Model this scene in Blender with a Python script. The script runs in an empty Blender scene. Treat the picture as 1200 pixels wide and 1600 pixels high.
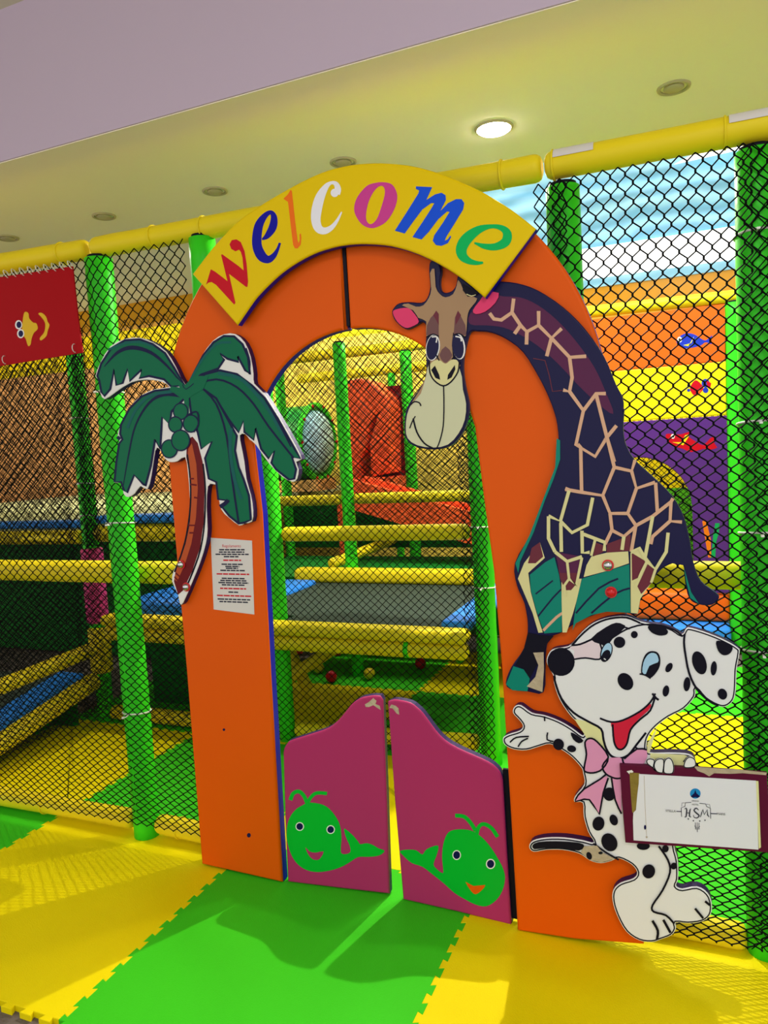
import bpy, math, random
from mathutils import Vector, noise
random.seed(7)
PI = math.pi
SC = bpy.context.scene
COL = SC.collection

# ------------------------------------------------------------------ camera
FPX = 1159.92
CAM = Vector((1.05, -2.276, 1.6))
_y, _p, _r = (math.radians(a) for a in (23.0718, -4.7159, -3.1852))
_f = Vector((-math.sin(_y)*math.cos(_p), math.cos(_y)*math.cos(_p), math.sin(_p)))
_rt = Vector((math.cos(_y), math.sin(_y), 0)); _up = _rt.cross(_f)
RT = _rt*math.cos(_r) + _up*math.sin(_r); UP = _up*math.cos(_r) - _rt*math.sin(_r); FW = _f
cd = bpy.data.cameras.new('camera'); cam = bpy.data.objects.new('camera', cd); COL.objects.link(cam)
from mathutils import Matrix
m = Matrix((RT, UP, -FW)).transposed().to_4x4(); m.translation = CAM; cam.matrix_world = m
cd.sensor_fit = 'VERTICAL'; cd.sensor_height = 36; cd.lens = FPX*36/1600; cd.clip_start = .02
SC.camera = cam

# ------------------------------------------------------------------ world, lamps, exposure
SC.view_settings.view_transform = 'Standard'; SC.view_settings.look = 'None'
SC.view_settings.exposure = 0.28; SC.view_settings.gamma = 1.0
SC.view_settings.use_curve_mapping = False
w = bpy.data.worlds.new('room light'); SC.world = w; w.use_nodes = True
bg = w.node_tree.nodes['Background']; bg.inputs[0].default_value = (1.0, .98, .96, 1); bg.inputs[1].default_value = 1.05
def lamp(name, kind, loc, energy, color=(1, 1, 1), size=None, aim=None, spot=None):
    d = bpy.data.lights.new(name, kind); d.energy = energy; d.color = color
    if kind == 'AREA':
        d.shape = 'RECTANGLE'; d.size, d.size_y = size
    elif size: d.shadow_soft_size = size
    if spot: d.spot_size = spot; d.spot_blend = .6
    o = bpy.data.objects.new(name, d); COL.objects.link(o); o.location = loc
    if aim: o.rotation_euler = (Vector(aim)-Vector(loc)).to_track_quat('-Z', 'Y').to_euler()
    return o
lamp('play_hall_spotlight', 'SPOT', (.28, 1.27, 2.835), 190, (1, .94, .80), .014, (.0, .3, 0), math.radians(150))
lamp('downlight_beam', 'SPOT', (.33, .74, 2.78), 26, (1, .92, .76), .05, (.33, .74, 0), math.radians(140))
lamp('front_fill_light', 'AREA', (1.6, -2.6, 3.38), 36, (.90, .95, 1), (1.2, .6), (1.4, -1.6, 0))  # unseen fill added behind the camera to light the upright fronts
lamp('front_fill_light', 'AREA', (-1.4, -3.2, 3.38), 14, (1, .96, .9), (1.2, .6), (-1.2, -2.2, 0))  # weaker added fill for the left front
lamp('play_hall_fill', 'AREA', (1.0, 2.6, 3.6), 46, (.95, .97, 1), (1.4, .5), (.9, 2.5, 0))  # added overhead fill for the right bay, no fitting seen
lamp('play_hall_fill', 'AREA', (.7, 3.95, 2.35), 16, (1, .97, .9), (.6, .15), (.7, 4.45, 1.1))  # added fill brightening the padding behind the purple arch
lamp('play_hall_fill', 'AREA', (-.6, 3.0, 2.9), 30, (1, .96, .85), (1.0, .5), (-.8, 3.4, 0))  # added fill around the orange slide
lamp('play_hall_fill', 'AREA', (-1.8, 4.6, 3.4), 26, (1, .93, .75), (1.4, .4), (-1.8, 5.0, 0))  # added fill brightening the back wall behind the doorway
lamp('play_hall_fill', 'AREA', (-3.8, 3.2, 2.75), 46, (1, .88, .66), (1.6, .5), (-3.9, 4.6, 0))  # added fill brightening the tan wall at far left
lamp('play_hall_fill', 'AREA', (-1.9, .75, 2.80), 14, (1, .93, .78), (.25, .25), (-1.8, .7, 0))  # added fill for the left bay, the downlights there are unlit

# ------------------------------------------------------------------ materials
def lin(h):
    h = h.lstrip('#'); c = [int(h[i:i+2], 16)/255 for i in (0, 2, 4)]
    return tuple(x/12.92 if x <= .04045 else ((x+.055)/1.055)**2.4 for x in c) + (1,)
MAT = {}
def mat(name, hexc, rough=.45, spec=.4, bump=0, bscale=20, var=0, vscale=3, metal=0, emit=0, coat=0):
    m = bpy.data.materials.new(name); m.use_nodes = True; nt = m.node_tree; b = nt.nodes['Principled BSDF']
    spec *= .45; rough = min(1, rough+.06)
    c = lin(hexc); b.inputs['Base Color'].default_value = c
    b.inputs['Roughness'].default_value = rough; b.inputs['Specular IOR Level'].default_value = spec
    b.inputs['Metallic'].default_value = metal
    if coat: b.inputs['Coat Weight'].default_value = coat; b.inputs['Coat Roughness'].default_value = .2
    if emit:
        b.inputs['Emission Color'].default_value = c; b.inputs['Emission Strength'].default_value = emit
    if bump or var:
        tc = nt.nodes.new('ShaderNodeTexCoord')
    if bump:
        n = nt.nodes.new('ShaderNodeTexNoise'); n.inputs['Scale'].default_value = bscale; n.inputs['Detail'].default_value = 3
        bp = nt.nodes.new('ShaderNodeBump'); bp.inputs['Strength'].default_value = bump; bp.inputs['Distance'].default_value = .01
        nt.links.new(tc.outputs['Object'], n.inputs['Vector']); nt.links.new(n.outputs['Fac'], bp.inputs['Height'])
        nt.links.new(bp.outputs['Normal'], b.inputs['Normal'])
    if var:
        n2 = nt.nodes.new('ShaderNodeTexNoise'); n2.inputs['Scale'].default_value = vscale; n2.inputs['Detail'].default_value = 4
        mx = nt.nodes.new('ShaderNodeMixRGB'); mx.inputs[1].default_value = tuple(x*(1-var) for x in c[:3])+(1,)
        mx.inputs[2].default_value = tuple(min(1, x*(1+var)) for x in c[:3])+(1,)
        nt.links.new(tc.outputs['Object'], n2.inputs['Vector']); nt.links.new(n2.outputs['Fac'], mx.inputs[0])
        nt.links.new(mx.outputs[0], b.inputs['Base Color'])
    MAT[name] = m; return m
mat('orange_vinyl', '#E25800', .42, .35, .12, 9, .06, 2)
mat('sign_yellow', '#E6C400', .45, .3, .18, 8)
mat('blue_edge', '#0E10A0', .4, .4)
mat('purple_edge', '#2C1A50', .4, .4, .2, 30)
mat('pink_vinyl', '#AE2E64', .4, .35, .1, 8)
mat('whale_green', '#00B32C', .4, .35, .1, 10)
mat('yellow_pad', '#EBD21C', .4, .4, .25, 9, .06, 4)
mat('yellow_vinyl', '#F2DC10', .42, .35, .1, 8)
mat('green_pad', '#38D820', .35, .45, .25, 14, .1, 6)
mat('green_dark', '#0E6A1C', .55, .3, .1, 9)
mat('green_vinyl', '#5CC828', .5, .3, .1, 9)
mat('pink_pad', '#DB4585', .4, .4, .2, 14)
mat('blue_pad', '#2E86E8', .38, .4, .1, 8)
mat('black_bed', '#3A463C', .7, .2, .1, 200)
mat('pale_bed', '#B9BE8E', .7, .2, .1, 100)
mat('net_black', '#0B0B0D', .8, .2)
mat('mat_yellow', '#EEDA00', .55, .25, .25, 260, .03, 2)
mat('mat_green', '#3CC41C', .55, .25, .25, 260, .04, 2)
mat('carpet', '#6E645C', .95, .1, .5, 120, .2, 40)
mat('lilac', '#C4B2C4', .85, .15, .03, 40, .02, 1)
mat('cream', '#FBF0DA', .85, .15, .03, 40, .015, 1)
mat('upper_cream', '#DAD2BC', .85, .15)
mat('tan_wall', '#E2AC68', .8, .2, .05, 20, .05, 2)
mat('olive_wall', '#EED458', .8, .2, .05, 20, .05, 2)
mat('band_yellow', '#E4A41C', .25, .5)
mat('white', '#E9E6E2', .5, .3)
mat('paper', '#E4E4EC', .7, .2)
mat('notice_paper', '#D8D2CE', .6, .3)
mat('black', '#08061A', .45, .35)
mat('navy', '#0C0C48', .4, .35)
mat('red', '#C8001E', .4, .4)
mat('letter_blue', '#10109A', .45, .3)
mat('letter_royal', '#1450D8', .45, .3)
mat('letter_orange', '#F07018', .45, .3)
mat('letter_white', '#ECEAF0', .45, .3)
mat('letter_pink', '#CC4090', .45, .3)
mat('letter_green', '#00B45A', .45, .3)
mat('palm_green', '#006846', .4, .35)
mat('palm_mid', '#0A5C58', .4, .35)
mat('palm_navy', '#0C1440', .4, .35)
mat('trunk_orange', '#B85024', .4, .35)
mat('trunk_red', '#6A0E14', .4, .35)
mat('gir_plum', '#561E46', .35, .4)
mat('gir_navy', '#0E0B3E', .3, .45)
mat('gir_edge', '#1C4A6A', .35, .4)
mat('gir_tan', '#D6A888', .35, .4)
mat('gir_cream', '#D9D296', .35, .4)
mat('gir_brown', '#A68462', .35, .4)
mat('gir_shade', '#6E4A4A', .35, .4)
mat('gir_muzzle', '#CDCDA8', .35, .4)
mat('gir_teal', '#00806E', .35, .4)
mat('gir_maroon', '#6A2A38', .35, .4)
mat('ear_pink', '#E03A6C', .35, .4)
mat('dog_white', '#E6E6E8', .3, .4, .03, 6)
mat('dog_cream', '#DFDDA0', .35, .4)
mat('dog_pink', '#DE94BC', .35, .4)
mat('dog_blush', '#E2D0D8', .35, .4)
mat('sky_blue', '#A4CCE8', .35, .4)
mat('tongue', '#D0203C', .35, .4)
mat('maroon', '#5A0C30', .4, .35)
mat('torn_tan', '#8C7838', .9, .1, .4, 60, .3, 30)
mat('torn_beige', '#B8A88E', .9, .1, .5, 80, .3, 40)
mat('chrome', '#C8C8CC', .2, .5, metal=1)
mat('knob_red', '#D0141C', .3, .5, coat=.4)
mat('logo_blue', '#1E88C8', .5, .3)
mat('logo_ink', '#3A3A48', .6, .2)
mat('flag_red', '#A80410', .55, .25, .08, 6)
mat('flag_yellow', '#E0B428', .5, .3)
mat('orange_panel', '#F46414', .4, .35, .08, 6)
mat('purple_panel', '#5A2C84', .5, .3, .08, 6)
mat('slide_orange', '#FF6230', .35, .45)
mat('tube_green', '#1E9434', .35, .45)
mat('bubble', '#9FD8E8', .15, .5)
mat('fish_blue', '#2038B8', .4, .3)
mat('weed_orange', '#F07818', .4, .3)
mat('weed_green', '#16A05A', .4, .3)
mat('tie_white', '#E4E4DC', .4, .4)
mat('lamp_glow', '#FFF2DA', .5, .3, emit=40)
mat('drape_blue', '#90CCE6', .3, .8, emit=.42)
_m = MAT['drape_blue']; _n = _m.node_tree; _b = _n.nodes['Principled BSDF']
_w = _n.nodes.new('ShaderNodeTexWave'); _w.bands_direction = 'Z'; _w.inputs['Scale'].default_value = 1.6; _w.inputs['Distortion'].default_value = 7; _w.inputs['Detail'].default_value = 3; _w.inputs['Detail Scale'].default_value = .7  # shading of the blind's folds painted into its colour and glow
_c = _n.nodes.new('ShaderNodeTexCoord'); _x = _n.nodes.new('ShaderNodeMixRGB'); _x.inputs[1].default_value = lin('#78B4CC'); _x.inputs[2].default_value = lin('#A8E0F2')
_n.links.new(_c.outputs['Object'], _w.inputs['Vector']); _n.links.new(_w.outputs['Fac'], _x.inputs[0]); _n.links.new(_x.outputs[0], _b.inputs['Base Color']); _n.links.new(_x.outputs[0], _b.inputs['Emission Color'])
mat('drape_white', '#FFFFFF', .5, .3, emit=1.0)
mat('bezel', '#B8AC88', .5, .4)
mat('steel', '#9A9A92', .35, .5, metal=.6)
mat('ball_red', '#C81420', .3, .5)
mat('ball_yellow', '#E8C820', .3, .5)
mat('ball_green', '#18A030', .3, .5)
mat('ball_blue', '#1C50C8', .3, .5)

# ------------------------------------------------------------------ helpers
def tag(o, label=None, cat=None, group=None, kind=None):
    if label: o['label'] = label
    if cat: o['category'] = cat
    if group: o['group'] = group
    if kind: o['kind'] = kind
    return o
def thing(name, loc, label, cat, group=None):
    o = bpy.data.objects.new(name, None); COL.objects.link(o); o.location = loc; o.empty_display_size = .1
    return tag(o, label, cat, group)
class MB:
    def __init__(s): s.v = []; s.f = []; s.m = []; s.s = []
    def add(s, verts, faces, mi=0, smooth=False):
        b = len(s.v); s.v += [tuple(v) for v in verts]
        for f in faces: s.f.append([i+b for i in f]); s.m.append(mi); s.s.append(smooth)
    def box(s, lo, hi, mi=0):
        x0, y0, z0 = lo; x1, y1, z1 = hi
        s.add([(x0,y0,z0),(x1,y0,z0),(x1,y1,z0),(x0,y1,z0),(x0,y0,z1),(x1,y0,z1),(x1,y1,z1),(x0,y1,z1)],
              [(3,2,1,0),(4,5,6,7),(0,1,5,4),(1,2,6,5),(2,3,7,6),(3,0,4,7)], mi)
    def padbox(s, lo, hi, r=.02, mi=0):
        """box with rounded edges"""
        c = [(a+b)/2 for a, b in zip(lo, hi)]; h = [max(1e-4, (b-a)/2-r) for a, b in zip(lo, hi)]
        n = 3; vs = []; idx = {}
        N = 2*n
        def pt(face, i, j):
            a = -1+2*i/N; b = -1+2*j/N
            p = [0, 0, 0]; ax = face//2; p[ax] = 1 if face % 2 else -1; p[(ax+1)%3] = a; p[(ax+2)%3] = b
            return p
        for face in range(6):
            g = []
            for i in range(N+1):
                for j in range(N+1):
                    p = pt(face, i, j)
                    q = [0]*3; d = []
                    for k in range(3):
                        t = p[k]; q[k] = max(-1, min(1, t))
                    core = [h[k]*(1 if q[k] > .34 else -1 if q[k] < -.34 else q[k]/.34) for k in range(3)]
                    ax = face//2
                    dv = [0]*3
                    for k in range(3):
                        e = abs(q[k]); dv[k] = 0 if e <= .34 else math.copysign((e-.34)/.66, q[k])
                    dv[ax] = q[ax]
                    L = math.sqrt(sum(x*x for x in dv)); dv = [x/L*r for x in dv]
                    P = tuple(round(c[k]+core[k]+dv[k], 6) for k in range(3))
                    if P not in idx: idx[P] = len(vs); vs.append(P)
                    g.append(idx[P])
            for i in range(N):
                for j in range(N):
                    a, b2, c2, d2 = g[i*(N+1)+j], g[(i+1)*(N+1)+j], g[(i+1)*(N+1)+j+1], g[i*(N+1)+j+1]
                    q = [a, b2, c2, d2] if face % 2 else [d2, c2, b2, a]
                    q = list(dict.fromkeys(q))
                    if len(q) >= 3: s.add([], [], mi); s.f.append([len(s.v)+k for k in q]); s.m.append(mi); s.s.append(True)
        s.v += vs
    def tube(s, pts, r, mi=0, n=16, caps=True, round_end=0):
        pts = [Vector(p) for p in pts]; rs = r if isinstance(r, (list, tuple)) else [r]*len(pts)
        if round_end:
            d0 = (pts[0]-pts[1]).normalized(); d1 = (pts[-1]-pts[-2]).normalized(); e = round_end
            P, Q = [], []
            for k in (1., .8, .45, 0): P.append(pts[0]-d0*e*(1-k)); Q.append(rs[0]*(1-(1-math.sqrt(max(0, 1-k*k)))*.45))
            P2, Q2 = [], []
            for k in (0, .45, .8, 1.): P2.append(pts[-1]-d1*e*(1-k)); Q2.append(rs[-1]*(1-(1-math.sqrt(max(0, 1-k*k)))*.45))
            pts = P+pts[1:-1]+P2; rs = Q+list(rs[1:-1])+Q2
        rings = []; b = len(s.v); prev = None
        for i, p in enumerate(pts):
            t = (pts[min(i+1, len(pts)-1)]-pts[max(i-1, 0)]).normalized()
            if prev is None:
                a = Vector((0, 0, 1)) if abs(t.z) < .9 else Vector((1, 0, 0)); u = t.cross(a).normalized()
            else: u = (prev-t*prev.dot(t)).normalized()
            prev = u; v = t.cross(u)
            for k in range(n):
                an = 2*PI*k/n; s.v.append(tuple(p+(u*math.cos(an)+v*math.sin(an))*rs[i]))
        for i in range(len(pts)-1):
            for k in range(n):
                k2 = (k+1) % n; s.f.append([b+i*n+k, b+i*n+k2, b+(i+1)*n+k2, b+(i+1)*n+k]); s.m.append(mi); s.s.append(True)
        if caps:
            s.f.append([b+k for k in range(n)][::-1]); s.m.append(mi); s.s.append(False)
            s.f.append([b+(len(pts)-1)*n+k for k in range(n)]); s.m.append(mi); s.s.append(False)
    def torus(s, c, axis, R, r, mi=0, n=20, k=6):
        a = Vector(axis).normalized(); u = a.orthogonal().normalized(); v = a.cross(u); c = Vector(c); b = len(s.v)
        for i in range(n):
            t = 2*PI*i/n; d = u*math.cos(t)+v*math.sin(t)
            for j in range(k):
                q = 2*PI*j/k; s.v.append(tuple(c+d*(R+r*math.cos(q))+a*r*math.sin(q)))
        for i in range(n):
            for j in range(k):
                s.f.append([b+i*k+j, b+((i+1)%n)*k+j, b+((i+1)%n)*k+(j+1)%k, b+i*k+(j+1)%k]); s.m.append(mi); s.s.append(True)
    def ball(s, c, r, mi=0, n=12, sc=(1, 1, 1)):
        b = len(s.v); c = Vector(c); M = n//2
        for i in range(M+1):
            th = PI*i/M
            for k in range(n):
                ph = 2*PI*k/n; s.v.append((c.x+sc[0]*r*math.sin(th)*math.cos(ph), c.y+sc[1]*r*math.sin(th)*math.sin(ph), c.z+sc[2]*r*math.cos(th)))
        for i in range(M):
            for k in range(n):
                s.f.append([b+i*n+k, b+(i+1)*n+k, b+(i+1)*n+(k+1)%n, b+i*n+(k+1)%n]); s.m.append(mi); s.s.append(True)
    def build(s, name, mats, parent=None, label=None):
        me = bpy.data.meshes.new(name)
        if parent: off = parent.matrix_basis.translation.copy(); q = parent.parent
        else:
            xs, ys, zs = zip(*s.v); off = Vector(((min(xs)+max(xs))/2, (min(ys)+max(ys))/2, min(zs))); q = None
        while q: off += q.matrix_basis.translation; q = q.parent
        me.from_pydata([(v[0]-off.x, v[1]-off.y, v[2]-off.z) for v in s.v], [], s.f)
        for n in (mats if isinstance(mats, (list, tuple)) else [mats]): me.materials.append(MAT[n])
        me.polygons.foreach_set('material_index', s.m); me.polygons.foreach_set('use_smooth', s.s)
        me.validate(); me.update()
        o = bpy.data.objects.new(name, me); COL.objects.link(o)
        if parent: o.parent = parent
        else: o.location = off
        if label: o['label'] = label
        return o

def ray(px, py): return (RT*((px-600)/FPX) + UP*((800-py)/FPX) + FW).normalized()
def at(px, py, ax, val):
    v = ray(px, py); return CAM + v*((val-CAM[ax])/v[ax])
class Frame:
    """an upright plane through P turned by angle a about z; n points to the front of the board"""
    def __init__(s, P, a=0.0):
        s.P = Vector(P); s.U = Vector((math.cos(a), math.sin(a), 0)); s.N = Vector((math.sin(a), -math.cos(a), 0))
    def uv(s, p):
        v = ray(*p); h = CAM+v*((s.P-CAM).dot(s.N)/v.dot(s.N)); d = h-s.P
        return (d.dot(s.U), d.z)
    def pt(s, uv, d=0): return s.P+s.U*uv[0]+Vector((0, 0, uv[1]))+s.N*d
def Z(x0, y0, sc): return lambda *pts: [(x0+x/sc, y0+y/sc) for x, y in pts]
def cr(pts, n=4, closed=True):
    out = []; N = len(pts)
    for i in range(N if closed else N-1):
        if closed: p0, p1, p2, p3 = pts[i-1], pts[i], pts[(i+1) % N], pts[(i+2) % N]
        else: p0, p1, p2, p3 = pts[max(i-1, 0)], pts[i], pts[i+1], pts[min(i+2, N-1)]
        for k in range(n):
            t = k/n; t2 = t*t; t3 = t2*t
            out.append(tuple(.5*((2*p1[j])+(-p0[j]+p2[j])*t+(2*p0[j]-5*p1[j]+4*p2[j]-p3[j])*t2+(-p0[j]+3*p1[j]-3*p2[j]+p3[j])*t3) for j in range(len(p1))))
    if not closed: out.append(tuple(pts[-1]))
    return out
def area(p): return sum(p[i-1][0]*p[i][1]-p[i][0]*p[i-1][1] for i in range(len(p)))/2
def inset(p, d):
    """move a closed outline inward by d (either winding)"""
    s = 1 if area(p) > 0 else -1; out = []; N = len(p)
    for i in range(N):
        a, b, c = p[i-1], p[i], p[(i+1) % N]
        e1 = (b[0]-a[0], b[1]-a[1]); e2 = (c[0]-b[0], c[1]-b[1])
        l1 = math.hypot(*e1) or 1; l2 = math.hypot(*e2) or 1
        n = (-(e1[1]/l1+e2[1]/l2)*s, (e1[0]/l1+e2[0]/l2)*s); L = math.hypot(*n) or 1; k = d/max(.45, L/2)
        out.append((b[0]+n[0]/L*k, b[1]+n[1]/L*k))
    return out
# shapes are (list of 2D point lists = faces, material index)
def poly(pts, mi, n=0): return ([cr(pts, n) if n else list(pts)], mi)
def ell(c, rx, ry, mi, rot=0, n=22):
    a = math.radians(rot); return ([[(c[0]+rx*math.cos(t)*math.cos(a)-ry*math.sin(t)*math.sin(a), c[1]+rx*math.cos(t)*math.sin(a)+ry*math.sin(t)*math.cos(a)) for t in (2*PI*k/n for k in range(n))]], mi)
def rib(pts, wd, mi, n=4, closed=False, k=None):
    p = [tuple(q[:2])+((wd if len(q) < 3 else q[2]),) for q in pts]
    if n > 1: p = cr(p, n, closed)
    L = []; R = []; N = len(p)
    for i in range(N):
        if closed: a, b = p[i-1], p[(i+1) % N]
        else: a, b = p[max(i-1, 0)], p[min(i+1, N-1)]
        t = (b[0]-a[0], b[1]-a[1]); l = math.hypot(*t) or 1; h = p[i][2]/2; nx, ny = -t[1]/l*h, t[0]/l*h
        L.append((p[i][0]+nx, p[i][1]+ny)); R.append((p[i][0]-nx, p[i][1]-ny))
    q = [[L[i], L[i+1], R[i+1], R[i]] for i in range(N-1)]
    if closed: q.append([L[-1], L[0], R[0], R[-1]])
    return (q, mi)
def ring(o, i, mi, n=5):
    o = cr(o, n); i = cr(i, n); N = len(o); assert len(i) == N
    return ([[o[k], o[(k+1) % N], i[(k+1) % N], i[k]] for k in range(N)], mi)
def edge_line(outline, d, wd, mi):
    a = inset(outline, d); b = inset(outline, d+wd); N = len(a)
    return ([[a[k], a[(k+1) % N], b[(k+1) % N], b[k]] for k in range(N)], mi)
def scale(sc, shapes):
    """zoomed coordinates to photograph coordinates"""
    x0, y0, k = sc; return [([[(x0+x/k, y0+y/k) for x, y in f] for f in fs], mi) for fs, mi in shapes]
def prints(mb, F, shapes, lift=.0006, start=1, pix=True):
    for li, (faces, mi) in enumerate(shapes):
        for f in faces:
            g = [F.uv(p) for p in f] if pix else list(f)
            if area(g) < 0: g.reverse()
            d = lift+.00006*(li+start)
            mb.add([F.pt(p, d) for p in g], [list(range(len(g)))], mi)
def slab(mb, F, uv, thick, front=0, side=1, pad=0.0, hole=None):
    """board cut to an outline: front face on the frame plane, rounded edge of radius pad"""
    uv = list(uv)
    if area(uv) < 0: uv.reverse()
    N = len(uv); rings = [(uv, -thick)]
    if pad:
        K = 4
        for k in range(K+1):
            t = k/K*PI/2; rings.append((inset(uv, pad*(1-math.cos(t))), -pad+pad*math.sin(t)))
    else: rings.append((uv, 0))
    b = len(mb.v)
    for r, d in rings: mb.v += [tuple(F.pt(p, d)) for p in r]
    for j in range(len(rings)-1):
        for i in range(N):
            i2 = (i+1) % N
            mb.f.append([b+j*N+i, b+j*N+i2, b+(j+1)*N+i2, b+(j+1)*N+i]); mb.m.append(side if j == 0 else front); mb.s.append(j > 0)
    mb.f.append([b+(len(rings)-1)*N+i for i in range(N)]); mb.m.append(front); mb.s.append(False)
    mb.f.append([b+i for i in range(N)][::-1]); mb.m.append(side); mb.s.append(False)
def text_faces(s, size):
    c = bpy.data.curves.new('t', 'FONT'); c.body = s; c.size = size; c.align_x = 'CENTER'; c.align_y = 'CENTER'
    o = bpy.data.objects.new('t', c); COL.objects.link(o)
    me = o.to_mesh(); r = [[tuple(me.vertices[i].co[:2]) for i in p.vertices] for p in me.polygons]
    o.to_mesh_clear(); bpy.data.objects.remove(o); bpy.data.curves.remove(c); return r

# ------------------------------------------------------------------ the setting
def quad_struct(name, lo, hi, m, **k):
    b = MB(); b.box(lo, hi); return tag(b.build(name, m), kind='structure', **k)
quad_struct('floor', (-9, -5, -.12), (5, 5.4, -.02), 'carpet')
quad_struct('ceiling', (-7, .028, 2.85), (-.5, 2.42, 2.97), 'cream')
quad_struct('ceiling', (-.5, .028, 2.85), (5, 1.22, 2.93), 'cream')
quad_struct('ceiling', (-7, -5, 3.42), (5, .12, 3.5), 'upper_cream')
quad_struct('wall_fascia', (-7, .022, 2.853), (5, .028, 3.42), 'lilac')
quad_struct('trim_1', (-7, 2.42, 2.68), (-.5, 2.56, 2.97), 'band_yellow')
quad_struct('wall_back', (-9, 5.2, -.02), (-3.6, 5.3, 2.86), 'tan_wall')
quad_struct('wall_back', (-3.6, 5.2, -.02), (-.3, 5.3, 2.86), 'olive_wall')
quad_struct('wall_back', (-.3, 5.2, -.02), (4.5, 5.3, 2.80), 'olive_wall')
quad_struct('wall_back', (-9, 5.2, 2.86), (-1.3, 5.3, 5.0), 'yellow_vinyl')
quad_struct('trim_2', (-1.3, 5.12, 2.80), (4.5, 5.3, 3.02), 'band_yellow')
quad_struct('wall_right', (4.5, .1, -.02), (4.6, 5.3, 5.0), 'cream')
quad_struct('wall_left', (-9.1, .1, -.02), (-9, 5.3, 5.0), 'tan_wall')
# bright window behind the play frame: white lower strip, rippled pale blue blind above
b = MB()
NX, NZ = 110, 80
def drape(x, z):
    return 5.2 + (.035*math.sin(z*15+2*math.sin(x*1.1+z)+noise.noise((x*.8, z*1.2, 0))*4) + .02*math.sin(z*41+5*noise.noise((x*.9, z*.7, 8)))) + .08*noise.noise((x*.7, z*3, 3))
vs = [(-1.3+5.8*i/NX, drape(-1.3+5.8*i/NX, 3.42+1.9*j/NZ), 3.42+1.9*j/NZ) for j in range(NZ+1) for i in range(NX+1)]
b.add(vs, [(j*(NX+1)+i, j*(NX+1)+i+1, (j+1)*(NX+1)+i+1, (j+1)*(NX+1)+i) for j in range(NZ) for i in range(NX)], 0, True)
b.box((-1.3, 5.16, 3.10), (4.5, 5.2, 3.40), 1)
b.box((-1.3, 5.10, 3.02), (4.5, 5.2, 3.10), 0)
b.box((-1.3, 5.30, 3.02), (4.5, 5.34, 5.4), 0)
b.add([(.9, 5.08, 3.99), (2.6, 5.08, 4.05), (4.5, 5.08, 4.06), (4.5, 5.08, 4.22), (2.2, 5.08, 4.2), (1.2, 5.08, 4.10)], [(0, 1, 2, 3, 4, 5)], 1)  # highlight streak on the blind, drawn as a glowing white sheet
tag(b.build('window_1', ['drape_blue', 'drape_white']), kind='structure')

# interlocking foam mats, one metre square, chequered green and yellow
XB = [-3.70, -2.70, -1.70, -.70, .30, 1.30, 2.30]; YB = [-.80, .20, 1.20, 2.20, 3.20, 4.20]
def jig(a, b_, horizontal, line, flip):
    p = (b_-a)/13; out = [(a, 0.)]; h = .017*(1 if flip else -1)
    for k in range(13):
        c = a+(k+.5)*p; out += [(c-.2*p, 0), (c-.29*p, h), (c+.29*p, h), (c+.2*p, 0)]
    out.append((b_, 0.))
    return [(s, line+o) if horizontal else (line+o, s) for s, o in out]
COLN = ['far left', 'left', 'fence', 'gateway', 'dog', 'right']
def mat_tile(i, j, label):
    x0, x1, y0, y1 = XB[i], XB[i+1], YB[j], YB[j+1]
    P = jig(x0, x1, True, y0, j % 2)[:-1]+jig(y0, y1, False, x1, (i+1) % 2)[:-1]+jig(x0, x1, True, y1, (j+1) % 2)[::-1][:-1]+jig(y0, y1, False, x0, i % 2)[::-1][:-1]
    g = (i+j) % 2 == 1
    b = MB(); N = len(P)
    b.add([(x, y, -.02) for x, y in P]+[(x, y, -.0015) for x, y in P]+[(x, y, 0) for x, y in inset(P, .0015)],
          [list(range(N))[::-1], list(range(2*N, 3*N))]+[[k, (k+1) % N, N+(k+1) % N, N+k] for k in range(N)]+[[N+k, N+(k+1) % N, 2*N+(k+1) % N, 2*N+k] for k in range(N)])
    o = b.build('foam_mat', 'mat_green' if g else 'mat_yellow')
    return tag(o, label, 'floor mat', 'interlocking foam floor mats')
where = {
 (1,0): 'green jigsaw foam mat at the left front, below the bottom rail of the fence',
 (2,0): 'yellow jigsaw foam mat lying in front of the left netting and left pillar',
 (3,0): 'green jigsaw foam mat lying in front of the pink swing gates',
 (4,0): 'yellow jigsaw foam mat lying in front of the puppy cut-out',
 (5,0): 'green jigsaw foam mat at the foot of the right green post',
 (0,1): 'green foam mat behind the fence at the far left, under the ramp',
 (1,1): 'yellow foam mat behind the left netting, beside the sloping ramp',
 (2,1): 'green foam mat behind the left pillar of the arch, inside the fence',
 (3,1): 'yellow foam mat just inside the swing gates',
 (4,1): 'green foam mat inside the fence behind the puppy cut-out feet',
 (5,1): 'yellow foam mat inside the fence behind the right green post',
 (1,2): 'green foam mat under the left end of the trampoline deck',
 (2,2): 'yellow foam mat in the shade under the crossed yellow braces',
 (3,2): 'dark shaded green foam mat under the trampoline deck beside the right inner post',
 (4,2): 'bright yellow foam mat behind the puppy head and plaque',
 (5,2): 'green foam mat right of the bright yellow mat',
 (2,3): 'green foam mat at the back under the trampoline deck, where the balls lie',
 (3,3): 'yellow foam mat at the back under the trampoline deck, beside the red balls',
 (4,3): 'green foam mat in front of the blue and orange padded steps',
 (5,3): 'yellow foam mat beside the padded steps, by the back green post',
}
for (i, j), l in where.items(): mat_tile(i, j, l)

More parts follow.
